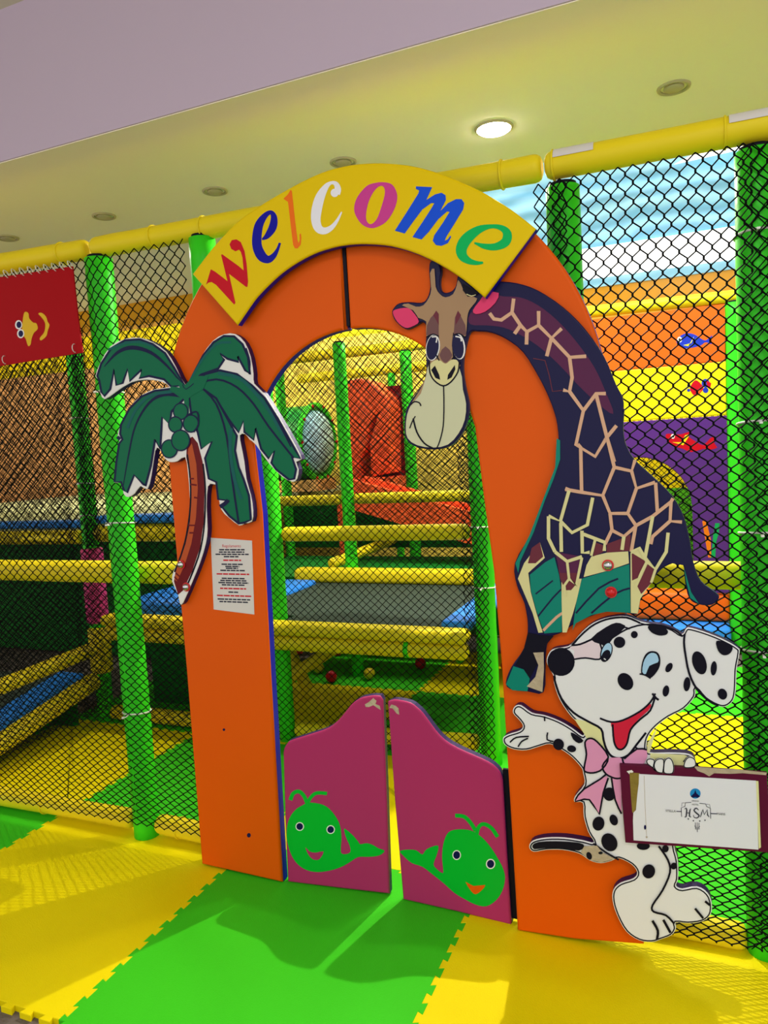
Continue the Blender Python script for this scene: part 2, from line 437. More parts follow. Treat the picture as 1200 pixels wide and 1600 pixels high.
# ------------------------------------------------------------------ posts, rails and nets of the play frame
def post(x, y, z1, label, r=.05, m='green_pad', group='green padded posts of the play frame', ties=(), pink=None):
    t = thing('padded_post', (x, y, 0), label, 'post', group)
    b = MB(); n = 30; pts = []; rs = []
    for k in range(n+1):
        z = z1*k/n; pts.append((x, y, z)); rs.append(r*(1+.035*noise.noise((x*9, y*9, z*6))+.012*math.sin(z*41)))
    b.tube(pts, rs, n=18); sl = b.build('sleeve', m, t)
    b = MB(); b.tube([(x, y, z1), (x, y, z1+.012)], r*.8, n=18); b.build('end_cap', 'black', t)
    for z in ties:
        b = MB(); b.torus((x, y, z), (0, .1, 1), r*1.06, .0035); b.box((x-.004, y-r*1.06-.03, z-.003), (x+.004, y-r*1.06, z+.003)); b.build('cable_tie', 'tie_white', sl)
    if pink:
        for (za, zb, mm, nm) in pink:
            b = MB(); b.tube([(x, y, za), (x, y, zb)], r*1.35, n=18, round_end=.02); b.build(nm, mm, t)
    return t
post(-1.18, .145, 2.44, 'tall green padded post behind black netting, left of the palm tree cut-out', .055, ties=(1.9, 1.36, .55))
post(-.67, .145, 2.44, 'green padded post whose top shows behind the left end of the welcome sign')
post(.68, .145, 2.38, 'green padded post rising behind the right end of the welcome sign', .052)
post(1.215, .145, 2.38, 'green padded post at the right edge behind the plaque', .055, ties=(2.15, 1.62, 1.3, .95))
post(-2.45, 1.25, 2.4, 'green inner corner post with a pink pad, behind the left netting', .05, pink=((.62, 1.1, 'pink_pad', 'pink_pad'), (.30, .60, 'yellow_pad', 'yellow_pad')), ties=(1.9, 1.5, 1.3))
post(-1.12, 1.25, 2.4, 'green inner post just right of the left pillar, seen through the doorway', .045)
post(.065, 1.25, 2.4, 'green inner post at the right side of the doorway, wrapped in black net', .052, ties=(1.75, 1.2, .9))
post(-1.235, 2.45, 2.36, 'slim green post between the green tunnel and the orange slide', .045)
post(-2.43, 3.65, 2.42, 'green post left of the green tunnel, seen through the doorway', .045)
post(-1.2, 3.65, 2.42, 'bright green post in front of the orange chute, left of the giraffe muzzle', .05)
post(-1.82, 4.85, 2.4, 'thin green post far behind the orange slide hood', .04)
post(1.305, 3.62, 2.50, 'green post right of the fish panels with a black knot on top', .06)
post(1.268, 1.25, 2.4, 'yellow padded post showing as a strip left of the right green post', .045, 'yellow_pad', 'yellow padded posts')
def rail(a, b_, r, label, m='yellow_pad', group='yellow padded rails', cat='rail', rings=(), tapes=(), name='padded_rail'):
    a = Vector(a); b_ = Vector(b_); t = thing(name, (a+b_)/2, label, cat, group)
    n = max(4, int((b_-a).length/.12)); mb = MB(); d = (b_-a)
    mb.tube([a+d*(k/n) for k in range(n+1)], [r*(1+.05*noise.noise(tuple((a+d*(k/n))*7))) for k in range(n+1)], n=16, round_end=min(r*.6, d.length*.1))
    sl = mb.build('sleeve', m, t)
    for s in rings:
        mb = MB(); mb.torus(a+d*s, d, r*1.03, .004, n=20); mb.build('sleeve_joint', m, sl)
    for s in tapes:
        mb = MB(); q = a+d*s; u = d.normalized(); K = 8
        vs = []
        for k in range(K+1):
            an = math.radians(12+62*k/K)
            for e in (-.06, .06): vs.append(q+u*e+(Vector((0, -1, 0))*math.cos(an)+Vector((0, 0, 1))*math.sin(an))*r*1.06)
        mb.add(vs, [(2*k, 2*k+1, 2*k+3, 2*k+2) for k in range(K)], 0, True); mb.build('tape', 'notice_paper', sl, 'pale tape')
    return t
rail((-3.6, .145, 2.552), (-1.23, .145, 2.487), .042, 'yellow top rail of the fence above the red banner', rings=(.942,))
rail((-1.20, .145, 2.487), (.62, .145, 2.452), .042, 'yellow top rail running behind the welcome sign', rings=(.17, .3, .93))
rail((.63, .145, 2.452), (2.42, .145, 2.435), .042, 'yellow top rail over the right netting, with pale tape', rings=(.014, .284), tapes=(.05, .323))
rail((-3.6, .145, .042), (-1.245, .145, .06), .042, 'yellow bottom rail of the fence left of the tall green post', rings=(.655, .78))
rail((-1.115, .145, .06), (-.72, .145, .05), .042, 'short yellow bottom rail between tall green post and left pillar', rings=(.3,))
rail((.70, .145, .045), (1.16, .145, .035), .042, 'yellow bottom rail behind the puppy feet')
rail((-3.6, .262, 1.13), (-.72, .262, 1.13), .05, 'yellow middle rail of the fence crossing behind the tall green post', rings=(.5,))
rail((.70, .262, 1.15), (2.4, .262, 1.15), .045, 'yellow middle rail behind the giraffe tail')
rail((-2.39, 1.25, .05), (-1.18, 1.25, .06), .045, 'yellow floor rail behind the left netting, between inner posts')
rail((-1.06, 1.25, .065), (0.0, 1.25, .10), .042, 'yellow floor rail seen behind the pink swing gates')
rail((-4.6, 1.25, 1.16), (-2.51, 1.25, 1.165), .045, 'yellow inner rail under the pale upper deck at far left')
rail((-2.39, 1.25, 1.19), (-1.18, 1.25, 1.19), .055, 'yellow inner rail behind the palm trunk, left of the pillar')
rail((-1.06, 1.25, 1.172), (0.0, 1.25, 1.177), .041, 'yellow inner rail, lower of the two crossing the doorway')
rail((-2.39, 2.45, 1.27), (-1.29, 2.45, 1.27), .038, 'yellow second rail left of the slim green post')
rail((-1.18, 2.45, 1.275), (.1, 2.45, 1.275), .038, 'yellow second rail, upper of the two crossing the doorway')
rail((-1.42, 2.5, .80), (-1.42, 4.7, .84), .04, 'yellow side rail slanting back from the trampoline corner')
rail((-2.45, 3.65, 2.47), (.3, 3.65, 2.47), .05, 'yellow frame rail across the top of the doorway view')
rail((-2.9, 4.85, 2.42), (-.5, 4.85, 2.42), .05, 'yellow frame rail farther back over the green tunnel')
rail((.1, 3.62, 2.56), (1.34, 3.62, 2.545), .045, 'yellow frame rail along the top of the fish panels')
rail((-2.425, 1.16, .475), (-2.425, .2, .44), .045, 'yellow side rail above the sloping ramp at left')
rail((-2.42, 1.16, .283), (-2.42, .2, .105), .055, 'yellow padded edge along the sloping ramp')
fr_ = rail((-2.27, 1.135, .592), (.0, 1.135, .602), .044, 'yellow rail under the front pad of the trampoline deck', rings=(.62,))
b = MB(); b.tube([(-.325, 1.135, .600), (-.30, 1.135, .600)], .0465, n=20); b.build('strap', 'green_pad', fr_, 'green strap')
rail((-1.62, 1.95, .56), (-1.37, 1.95, .04), .042, 'yellow brace under the deck leaning down to the right', group='crossed yellow braces', cat='brace', name='padded_brace')
rail((-.86, 2.06, .53), (-1.60, 1.75, .05), .042, 'yellow brace under the deck leaning down to the left', group='crossed yellow braces', cat='brace', name='padded_brace')

def net(x0, x1, z0, z1, place, label, w=.046, h0=.030, h1=.052, r=.0021, group='black safety nets of the play frame', sag=.012):
    """diamond net: place(s, z, d) gives the point; every strand a thin three-sided prism"""
    nx = max(2, round((x1-x0)/w)); w = (x1-x0)/nx
    zs = [z0]
    while zs[-1] < z1: zs.append(zs[-1]+.5*(h0+(h1-h0)*(zs[-1]-z0)/(z1-z0)))
    zs = [z0+(z-z0)*(z1-z0)/(zs[-1]-z0) for z in zs]
    ph = random.random()*50; knot = (.16 if r > .00245 else .1) if h1 > .05 and place.front else 0
    def node(i, j):
        s = x0+(i+(.5 if j % 2 else 0))*w; z = zs[j]
        e = math.sin(PI*max(0, min(1, (z-z0)/(z1-z0))))
        ds = .012*noise.noise((s*2.2, z*2.2, ph))+.004*noise.noise((s*14, z*14, ph)); dz = .016*noise.noise((s*1.7, z*1.7, ph+9))*e
        return place(min(x1, max(x0, s+ds)), z+dz, sag*e*noise.noise((s*1.6, z*1.6, ph+5))+.002*noise.noise((s*30, z*30, ph)))
    mb = MB(); V = mb.v; Fc = mb.f; cache = {}
    for j in range(len(zs)):
        for i in range(-1, nx+2): cache[i, j] = node(i, j)
    def seg(a, b_, r=r):
        t = b_-a
        if t.length < 1e-4: return
        t.normalize(); u = t.orthogonal().normalized()*r; v = t.cross(u)
        n = len(V)
        for p in (a, b_):
            V.append(tuple(p+u)); V.append(tuple(p-u*.5+v*.866)); V.append(tuple(p-u*.5-v*.866))
        Fc.extend(([n, n+1, n+4, n+3], [n+1, n+2, n+5, n+4], [n+2, n, n+3, n+5]))
    for j in range(len(zs)-1):
        up_ = Vector((0, 0, knot*(zs[j+1]-zs[j])))
        for i in range(0, nx+1):
            if knot and i < nx+(j % 2 == 0):
                kz = Vector((0, 0, knot*(zs[j+1]-zs[j]))); seg(cache[i, j]-kz, cache[i, j]+kz, r*1.5)
            if j % 2 == 0:
                if i <= nx: 
                    if i < nx: seg(cache[i, j]+up_, cache[i, j+1]-up_)
                    if i > 0: seg(cache[i, j]+up_, cache[i-1, j+1]-up_)
            else:
                if i < nx: seg(cache[i, j]+up_, cache[i, j+1]-up_); seg(cache[i, j]+up_, cache[i+1, j+1]-up_)
    mb.m = [0]*len(Fc); mb.s = [False]*len(Fc)
    return tag(mb.build('safety_net', 'net_black'), label, 'net', group)
def X(y):
    f = lambda s, z, d: Vector((s, y+d, z)); f.front = y < .2; return f
def Y(x):
    f = lambda s, z, d: Vector((x+d, s, z)); f.front = False; return f
net(-3.5, -1.16, .085, 2.432, X(.068), 'black safety net at the left edge, under the red banner', r=.0024, sag=.008)
net(-1.16, -.70, .085, 2.43, X(.068), 'black safety net between tall green post and left pillar', r=.0024, sag=.008)
net(.66, 1.20, .05, 2.388, X(.068), 'black safety net right of the giraffe, between two green posts', w=.043, h0=.028, h1=.056, r=.0025, sag=.008)
net(1.20, 2.36, .05, 2.385, X(.08), 'black safety net over the green post at the right edge', w=.043, h0=.028, h1=.056, r=.0025, sag=.008)
net(-2.42, -1.12, .09, 2.4, X(1.04), 'black inner net behind the palm cut-out')
net(-1.12, .10, .09, 2.4, X(1.04), 'black inner net filling the doorway view', w=.044, h0=.038, h1=.044)
net(-4.8, -2.54, .09, 2.4, X(1.20), 'black inner net far left, in front of the tan wall', r=.0024)
net(.16, 1.15, .12, 2.4, Y(-2.32), 'black side net beside the sloping ramp, left of the corner post')
net(-5.2, -2.45, 1.25, 2.45, X(2.38), 'black net over the pale upper deck, nearer the tan wall', r=.0022)
net(-2.4, -1.25, .85, 2.4, X(2.38), 'black net between corner post and slim green post', r=.0023)
net(-1.22, .35, .85, 2.4, X(2.38), 'black net in front of the orange slide', r=.0023)
net(-2.4, -1.2, .9, 2.4, X(3.58), 'black net in front of the green tunnel', r=.0023)
net(-1.2, .3, .9, 2.42, X(3.58), 'black net behind the giraffe muzzle at the back of the doorway', r=.0023)
net(.1, 1.3, .03, 1.75, X(4.3), 'black net seen through the arch of the purple panel', r=.003)
net(1.165, 1.29, .05, 2.38, X(.066), 'bunched black net gathered around the right edge post', w=.036, h0=.045, h1=.049, r=.0019, sag=.02)
net(.60, .70, .9, 2.38, X(.07), 'loose net edge hanging beside the post behind the welcome sign', w=.03, h0=.03, h1=.045, r=.0024, sag=.03)
net(-2.39, -2.27, 1.12, 2.40, X(1.15), 'bunched dark net gathered along the inner corner post', w=.022, h0=.03, h1=.035, r=.003, sag=.03)
net(.0, .13, .06, 2.3, X(1.10), 'bunched black net wrapped down the right doorway post', w=.03, h0=.04, h1=.04, r=.0026, sag=.03)

# ------------------------------------------------------------------ decks, trampoline, ramp, steps
t = thing('trampoline', (-.75, 1.75, .62), 'trampoline deck with grey bed, yellow end pads and blue side pads', 'trampoline')
b = MB(); pb = [(-1.60, 1.19), (-1.18, 1.19), (-1.18, 1.315), (-1.06, 1.315), (-1.06, 1.19), (-.08, 1.19), (-.08, 2.395), (-1.60, 2.395)]
b.add([(x, y, .69) for x, y in pb]+[(x, y, .702) for x, y in pb], [list(range(8))[::-1], list(range(8, 16))]+[[k, (k+1) % 8, 8+(k+1) % 8, 8+k] for k in range(8)]); b.build('bed', 'black_bed', t)
b = MB(); b.padbox((-2.27, 1.07, .645), (.01, 1.19, .712), .028); b.build('front_pad', 'yellow_pad', t)
b = MB(); b.padbox((-1.62, 2.275, .70), (.005, 2.39, .80), .03); b.build('back_pad', 'yellow_pad', t)
b = MB(); b.padbox((-1.76, 1.20, .68), (-1.41, 2.24, .735), .025); b.build('side_pad', 'blue_pad', t)
b = MB(); b.padbox((-.16, 1.20, .68), (.005, 2.24, .735), .025); b.build('side_pad', 'blue_pad', t)
for x, y in ((-1.7, 2.3), (-.06, 2.3)):
    b = MB(); b.tube([(x, y, 0), (x, y, .69)], .025, n=10); b.build('frame_leg', 'steel', t)
b = MB(); b.box((-2.36, 2.50, .66), (.1, 3.52, .70)); tag(b.build('shade_board', 'green_dark'), 'added dark green board shading the floor behind the trampoline, below the slide', 'shade board')  # added board that keeps light off the back floor
t = thing('padded_deck', (-2.1, 1.6, 0), 'blue padded deck corner behind the left netting', 'deck')
b = MB(); b.padbox((-2.37, 1.32, .60), (-1.80, 2.3, .74), .03); b.build('blue_pad', 'blue_pad', t)
b = MB(); b.box((-2.36, 1.6, 0), (-1.82, 2.25, .6)); b.build('base_panel', 'green_dark', t)
t = thing('upper_deck', (-3.9, 3.2, 0), 'pale upper play deck behind the far left inner net', 'deck')
b = MB(); b.box((-6.4, 1.32, 1.20), (-2.52, 5.1, 1.245)); b.build('deck_mat', 'pale_bed', t)
b = MB(); b.padbox((-6.4, 1.30, 1.215), (-2.52, 1.42, 1.262), .015); b.build('edge_pad', 'blue_pad', t)
b = MB(); b.box((-6.4, 2.5, 0), (-2.52, 2.58, 1.2)); b.build('base_panel', 'green_dark', t)
b = MB(); b.padbox((-2.36, 1.20, 1.248), (-1.25, 1.34, 1.30), .02)
tag(b.build('deck_pad', 'blue_pad'), 'thin blue deck edge pad behind the palm trunk', 'pad')
t = thing('ramp', (-3.0, .7, 0), 'sloping trampoline ramp with blue edge behind the left netting', 'ramp')
def slope(z): return lambda y: z+.185*(y-.2)
b = MB(); g = slope(.13); vs = []
for y in (.2, 1.12):
    for x in (-4.4, -2.66): vs.append((x, y, g(y)))
vs += [(x, y, z-.03) for x, y, z in vs]
b.add(vs, [(0,1,3,2),(6,7,5,4),(0,4,5,1),(1,5,7,3),(3,7,6,2),(2,6,4,0)]); b.build('bed', 'black_bed', t)
b = MB(); vs = []
for y in (.2, 1.13):
    for x in (-2.68, -2.49): vs.append((x, y, g(y)+.025))
vs += [(x, y, z-.06) for x, y, z in vs]
b.add(vs, [(0,1,3,2),(6,7,5,4),(0,4,5,1),(1,5,7,3),(3,7,6,2),(2,6,4,0)]); b.build('edge_pad', 'blue_pad', t)
b = MB(); b.box((-4.4, 1.08, 0), (-2.55, 1.12, .26)); b.build('base_panel', 'green_dark', t)
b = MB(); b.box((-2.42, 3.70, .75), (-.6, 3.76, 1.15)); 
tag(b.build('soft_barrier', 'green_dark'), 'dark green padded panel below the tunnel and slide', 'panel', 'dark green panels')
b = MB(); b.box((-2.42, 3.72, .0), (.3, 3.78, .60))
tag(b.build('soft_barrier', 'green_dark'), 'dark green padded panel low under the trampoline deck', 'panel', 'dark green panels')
b = MB(); b.box((.13, 1.36, 0), (.17, 3.60, .68)); tag(b.build('soft_barrier', 'green_dark'), 'added dark green barrier shading the right side under the trampoline deck', 'panel', 'dark green panels')  # put in to cut light entering beneath the deck from the right
b = MB(); b.padbox((.25, 3.42, 0), (1.245, 3.98, .205), .03)
tag(b.build('padded_step', 'blue_pad'), 'blue padded step on the floor behind the puppy head', 'step', 'padded steps')
b = MB(); b.padbox((.25, 3.60, .207), (1.25, 4.0, .42), .04)
tag(b.build('padded_step', 'orange_panel'), 'orange padded step on top of the blue step', 'step', 'padded steps')
for (x, y, c) in ((-1.94, 2.84, 'red'), (-1.61, 2.87, 'red'), (-1.54, 2.42, 'yellow'), (-1.35, 2.25, 'red'), (-1.67, 2.2, 'red'), (-1.11, 2.37, 'yellow'), (-.84, 2.68, 'red'), (-.60, 2.88, 'green'), (-.22, 2.75, 'red'), (.02, 2.7, 'red'), (-1.3, 2.95, 'blue')):
    b = MB(); b.ball((x, y, .042), .042)
    l = {'red': 'red plastic ball on the shaded floor under the trampoline deck', 'yellow': 'yellow plastic ball on the shaded floor under the trampoline deck',
         'green': 'green plastic ball on the shaded floor under the trampoline deck', 'blue': 'blue plastic ball on the shaded floor under the trampoline deck'}[c]
    tag(b.build('play_ball', 'ball_'+c), l, 'ball', c+' balls under the deck')

# green tunnel with a clear bubble end
t = thing('tunnel_tube', (-2.7, 4.2, 1.26), 'green plastic tunnel tube with round bubble end', 'tunnel')
b = MB(); cx, cy, cz, R = -2.38, 4.2, 1.72, .36
b.tube([(-3.4, cy, cz), (-3.39, cy, cz), (cx-.03, cy, cz), (cx, cy, cz)], R, n=40); b.build('shell', 'tube_green', t)
b = MB(); b.torus((cx+.01, cy, cz), (1, 0, 0), R, .028, n=40, k=8); fl = b.build('flange', 'green_pad', t)
for k in range(10):
    a = 2*PI*k/10; b = MB(); b.ball((cx+.035, cy+R*math.cos(a), cz+R*math.sin(a)), .017, n=8); b.build('bolt', 'ball_red', fl, 'red bolt')
b = MB(); b.ball((cx, cy, cz), R*.86, n=28, sc=(.35, 1, 1)); b.build('bubble_window', 'bubble', t)
b = MB(); b.box((-3.4, 4.0, 1.25), (-2.3, 4.4, 1.36)); b.build('cradle', 'tan_wall', t)
# orange slide
t = thing('slide', (-1.2, 3.9, 0), 'orange plastic slide with arched hood and chute', 'slide')
F = Frame((-1.7, 3.95, 0)); b = MB()
hood = scale((390, 520, 2.927), [poly([(418,242),(460,216),(500,207),(545,222),(585,255),(622,290),(634,335),(638,640),(555,660),(552,600),(548,500),(590,360),(572,380),(548,430),(530,530),(496,590),(500,735),(440,705),(424,560)], 0)])
slab(b, F, [F.uv(p) for p in hood[0][0][0]], .35, 0, 0, .02); b.build('hood', 'slide_orange', t)
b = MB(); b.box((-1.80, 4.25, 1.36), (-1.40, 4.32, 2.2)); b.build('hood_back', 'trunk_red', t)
def sweep(p0, p1, w, t_, h):
    b = MB(); p0, p1 = Vector(p0), Vector(p1); d = (p1-p0).normalized(); sd = d.cross(Vector((0, 0, 1))).normalized(); up = sd.cross(d)
    def bar(o, a, c, e, f):
        vs = [q+sd*x+up*z for q in (p0, p1) for x, z in ((a, e), (c, e), (c, f), (a, f))]
        b.add(vs, [(0,1,2,3),(7,6,5,4),(0,4,5,1),(1,5,6,2),(2,6,7,3),(3,7,4,0)], 0)
    return b, bar
b, bar = sweep((-1.62, 3.34, 1.20), (.05, 3.22, .74), .5, .03, .2); bar(0, -.15, .15, -.03, .02); b.build('chute', 'slide_orange', t)
b, bar = sweep((-1.62, 3.34, 1.20), (.05, 3.22, .74), .5, .03, .2); bar(0, .13, .17, -.04, .20); b.build('side_rail', 'slide_orange', t)
b, bar = sweep((-1.62, 3.34, 1.20), (.05, 3.22, .74), .5, .03, .2); bar(0, -.17, -.13, -.04, .20); b.build('side_rail', 'slide_orange', t)
b = MB(); b.box((-1.75, 3.30, .70), (-1.63, 3.40, 1.2)); b.build('support', 'slide_orange', t)
b = MB(); b.box((-1.80, 3.66, 1.16), (-1.40, 4.3, 1.36)); b.build('platform', 'slide_orange', t)

# fish panels on the right
F = Frame((0, 3.60, 0))
Zr = (880, 430, 3.2)
def panel(name, uvs, shapes, mats, label, cat, group=None):
    b = MB(); slab(b, F, uvs, .03, 0, 0, .008); prints(b, F, scale(Zr, shapes)); return tag(b.build(name, mats), label, cat, group)
def rect(x0, z0, x1, z1): return [(x0, z0), (x1, z0), (x1, z1), (x0, z1)]
sh = [poly([(566,330),(590,300),(625,290),(660,298),(690,318),(715,325),(745,300),(735,330),(742,345),(712,335),(690,350),(650,362),(610,365),(580,352)], 1, 3), poly([(655,305),(640,330),(625,355),(600,350),(640,340)], 2), ell((582,322), 12, 14, 3), ell((582,322), 5, 7, 4)]
panel('fish_panel', rect(.15, 2.10, 1.245, 2.50), sh, ['orange_panel', 'fish_blue', 'yellow_vinyl', 'white', 'black'], 'orange vinyl panel with a blue fish, topmost of the three', 'panel', 'vinyl fish panels')
sh = [poly([(635,560),(660,525),(690,545),(700,570),(665,605),(640,585)], 1, 3), ell((712,540), 20, 22, 2), ell((712,575), 14, 14, 2), poly([(715,525),(740,540),(735,565),(720,560)], 1), ell((628,552), 8, 8, 2), ell((627,575), 8, 8, 2), poly([(680,570),(690,580),(665,605)], 3)]
panel('fish_panel', rect(.15, 1.72, 1.245, 2.095), sh, ['yellow_vinyl', 'red', 'fish_blue', 'orange_panel'], 'yellow vinyl panel with a small red and blue fish, middle of the three', 'panel', 'vinyl fish panels')
arch = [(.40, .62), (.40, .72)]
cxa, cza, ra = .62, 1.06, .385
pu = [(.15, .425), (.235, .425)]+[(cxa-ra*math.cos(k*PI/16), cza+ra*math.sin(k*PI/16)) for k in range(17)]+[(1.005, .425), (1.245, .425), (1.245, 1.715), (.15, 1.715)]
sh = [poly([(512,800),(525,792),(560,795),(590,795),(635,782),(625,805),(660,830),(700,850),(735,815),(760,810),(755,840),(770,862),(735,872),(700,868),(640,885),(600,868),(570,860),(540,840),(518,825)], 1, 2), poly([(545,835),(600,850),(635,795),(610,800),(590,835),(560,835)], 2), ell((548,806), 10, 12, 3), ell((550,806), 5, 6, 4),
      poly([(695,1230),(715,1225),(738,1320),(740,1412),(725,1412)], 5), poly([(760,1240),(782,1240),(778,1290),(765,1330),(760,1412),(738,1412),(745,1360),(750,1300)], 6)]
panel('fish_panel', pu, sh, ['purple_panel', 'red', 'yellow_vinyl', 'white', 'black', 'weed_orange', 'weed_green'], 'purple vinyl panel with a red fish and an arched opening', 'panel', 'vinyl fish panels')
b = MB(); b.box((.0, 4.45, 1.15), (1.4, 4.52, 1.75)); b.box((.0, 4.45, .0), (1.4, 4.52, 1.15), 1)
tag(b.build('soft_barrier', ['yellow_vinyl', 'green_vinyl']), 'yellow over green padding seen through the arched opening', 'panel')

# red banner on the left of the fence
F = Frame((-1.9, .044, 0)); b = MB()
slab(b, F, [F.uv(p) for p in [(-60, 441), (0, 433), (60, 424), (113, 416), (121, 490), (129, 551), (60, 562), (0, 572), (-60, 584)]], .006, 0, 0)
sh = [poly([(130,490),(140,415),(153,402),(168,412),(172,440),(195,465),(214,470),(222,502),(200,525),(186,560),(180,594),(165,602),(152,562),(140,545),(130,520)], 1, 3),
      poly([(225,413),(245,408),(270,430),(280,460),(291,480),(280,515),(272,545),(242,570),(234,556),(258,525),(266,490),(262,460),(240,430)], 1, 3),
      ell((110,478), 21, 27, 2), ell((122,530), 21, 27, 2), ell((112,478), 14, 19, 3), ell((123,530), 14, 19, 3)]
prints(b, F, scale((0, 380, 3.75), sh)); o = b.build('banner', ['flag_red', 'flag_yellow', 'white', 'navy'])
tag(o, 'red fabric banner with yellow face motif, laced to the fence', 'banner')
lace = [at(10+k*12.5, 432-k*1.75, 1, .041) for k in range(9)]+[at((8, 117)[k], (566, 548)[k], 1, .041) for k in range(2)]
for k, p in enumerate(lace):
    b = MB(); b.torus(p+Vector((0, 0, .01)), (1, .3, .4) if k < 9 else (1, .2, 0), .017, .002, n=10, k=4)
    lc = b.build('lace', 'tie_white'); lc.parent = o; lc.location = lc.location-o.location

# ------------------------------------------------------------------ entrance arch
def arc(cx, cz, R, a0, a1, n): return [(cx+R*math.cos(math.radians(a0+(a1-a0)*k/n)), cz+R*math.sin(math.radians(a0+(a1-a0)*k/n))) for k in range(n+1)]
F0 = Frame((0, 0, 0))
SEAM = -.012
ta = thing('entrance_arch', (.03, .02, 0), 'padded orange entrance arch with blue edges, standing on the mats', 'arch')
left = [(-.420, .004), (-.402, 1.0), (-.392, 1.45)]+arc(-.010, 1.600, .405, 165, 92, 16)[0:]
left = [(-.420, .004), (-.410, .8), (-.398, 1.40)]+arc(-.005, 1.598, .412, 171, 91, 18)+[(SEAM-.006, 2.012), (SEAM-.010, 2.503-.0)]
OA = lambda a0, a1, n: arc(.008, 1.698, .802, a0, a1, n)
left = left[:-1]+[(SEAM-.006, 2.40)]+[p for p in OA(92, 180, 26) if p[0] < SEAM-.02]+[(-.793, 1.3), (-.788, .8), (-.787, .012)]
b = MB(); slab(b, F0, left, .042, 0, 1, .010)
prints(b, F0, [ell((389, 1305), 3, 3.5, 2), ell((350, 1140), 2, 2, 2)])
b.build('arch_panel', ['orange_vinyl', 'blue_edge', 'navy'], ta)
right = [(SEAM+.006, 2.40), (SEAM+.006, 2.012)]+arc(-.005, 1.598, .412, 89, 20, 16)+[(.405, 1.66), (.425, 1.42), (.446, 1.2), (.458, .9), (.467, .4), (.473, .002), (.66, .012), (.868, .040), (.862, .5), (.845, 1.0), (.826, 1.5)]+[p for p in OA(-2, 88, 28)][3:]
b = MB(); slab(b, F0, right, .042, 0, 1, .010)
b.build('arch_panel', ['orange_vinyl', 'blue_edge'], ta)
b = MB(); b.box((SEAM-.006, .002, 2.02), (SEAM+.006, .04, 2.39)); b.build('seam', 'black', ta)

# welcome sign
YS = -.055
FS = Frame((0, YS, 0))
ts = thing('welcome_sign', (.02, YS, 2.04), 'curved yellow welcome sign with coloured letters on top of the arch', 'sign')
out = [FS.uv(p) for p in [(300,428),(333,385),(370,346),(405,321),(440,300),(475,281),(510,266),(548,257),(585,254),(613,255),(640,258),(670,265),(700,275),(730,288),(760,303),(800,328),(837,357)]]
inn = [FS.uv(p) for p in [(757,465),(724,437),(690,415),(665,402),(640,392),(610,384),(580,381),(555,381),(530,384),(510,389),(490,396),(465,409),(440,426),(420,444),(400,465),(385,486),(370,508)]]
from mathutils import Vector as V2
outline = cr(out, 3, False)+cr(inn, 3, False)
b = MB(); slab(b, FS, outline, .032, 0, 1, .008)
A = (290, 250, 4); Bz = (560, 240, 4)
LT = ['sign_yellow', 'blue_edge', 'red', 'letter_blue', 'letter_orange', 'letter_white', 'letter_pink', 'letter_royal', 'letter_green']
shp = scale(A, [
    poly([(127,780),(133,765),(158,683),(185,698),(262,757),(222,592),(229,589),(330,662),(363,690),(356,612),(346,576),(335,561),(312,571),(286,556),(275,527),(289,501),(318,496),(346,514),(369,570),(382,650),(391,760),(387,793),(379,794),(272,712),(312,893),(304,904),(190,780),(163,763),(143,767)], 2),
    rib([(478,497,10),(510,475,35),(545,420,50),(553,360,40),(535,328,26),(500,345,34),(462,400,52),(447,470,58),(448,540,60),(475,600,62),(515,622,48),(550,600,34),(575,560,20),(590,518,14)], 0, 3),
    poly([(612,242),(640,215),(657,186),(665,195),(672,260),(685,380),(700,500),(706,520),(714,500),(712,465),(720,458),(724,490),(720,530),(700,553),(683,552),(672,530),(660,430),(645,300),(640,262),(625,252)], 4),
    rib([(944,212,44),(952,182,40),(940,150,30),(912,143,20),(880,165,34),(842,230,58),(820,310,64),(815,380,58),(833,430,52),(872,443,42),(915,420,30),(950,375,18),(976,325,8)], 0, 5),
    ell((932,206), 25, 26, 5)])
shp += scale(Bz, [
    ring([(165,180),(215,198),(243,262),(228,340),(180,420),(120,458),(70,465),(15,435),(-25,360),(-10,280),(50,205),(110,183)], [(150,203),(165,225),(163,265),(145,330),(120,400),(95,433),(70,440),(50,415),(50,365),(65,300),(95,240),(125,208)], 6),
    poly([(360,205),(462,210),(425,290),(480,255),(520,245),(545,260),(548,290),(512,360),(560,310),(610,285),(645,285),(662,310),(655,350),(600,440),(550,520),(540,545),(560,535),(575,512),(580,522),(560,560),(520,577),(485,572),(465,545),(475,510),(530,430),(570,365),(555,362),(500,410),(440,490),(395,537),(338,522),(400,430),(455,345),(475,310),(455,310),(400,350),(340,430),(290,500),(228,482),(300,370),(375,250),(380,230),(360,222)], 7),
    rib([(725,558,10),(790,580,34),(860,582,46),(920,552,58),(930,500,54),(895,465,36),(830,455,26),(750,477,50),(680,530,70),(645,590,70),(652,640,60),(692,672,40),(740,684,26),(780,682,14)], 0, 8)])
prints(b, FS, shp, .0004); b.build('board', LT, ts)
for x0, x1 in ((-.30, -.10), (.12, .30)):
    b = MB(); b.box((x0, -.0235, 2.30), (x1, -.001, 2.36)); b.build('mounting_batten', 'blue_edge', ts)

# ------------------------------------------------------------------ printed cut-outs
def screws(parent, pts, y):
    for px, py, hidden in pts:
        p = at(px, py, 1, y)
        b = MB(); b.tube([p+Vector((0, -.001, 0)), p+Vector((0, -.005, 0))], .017, 0, 18); b.ball(p+Vector((0, -.006, 0)), .0135, 0 if hidden else 1, 14, (1, .8, 1))
        b.build('screw_cap', ['knob_red', 'chrome'], parent, 'red screw cap' if hidden else 'open red cap with chrome screw head')

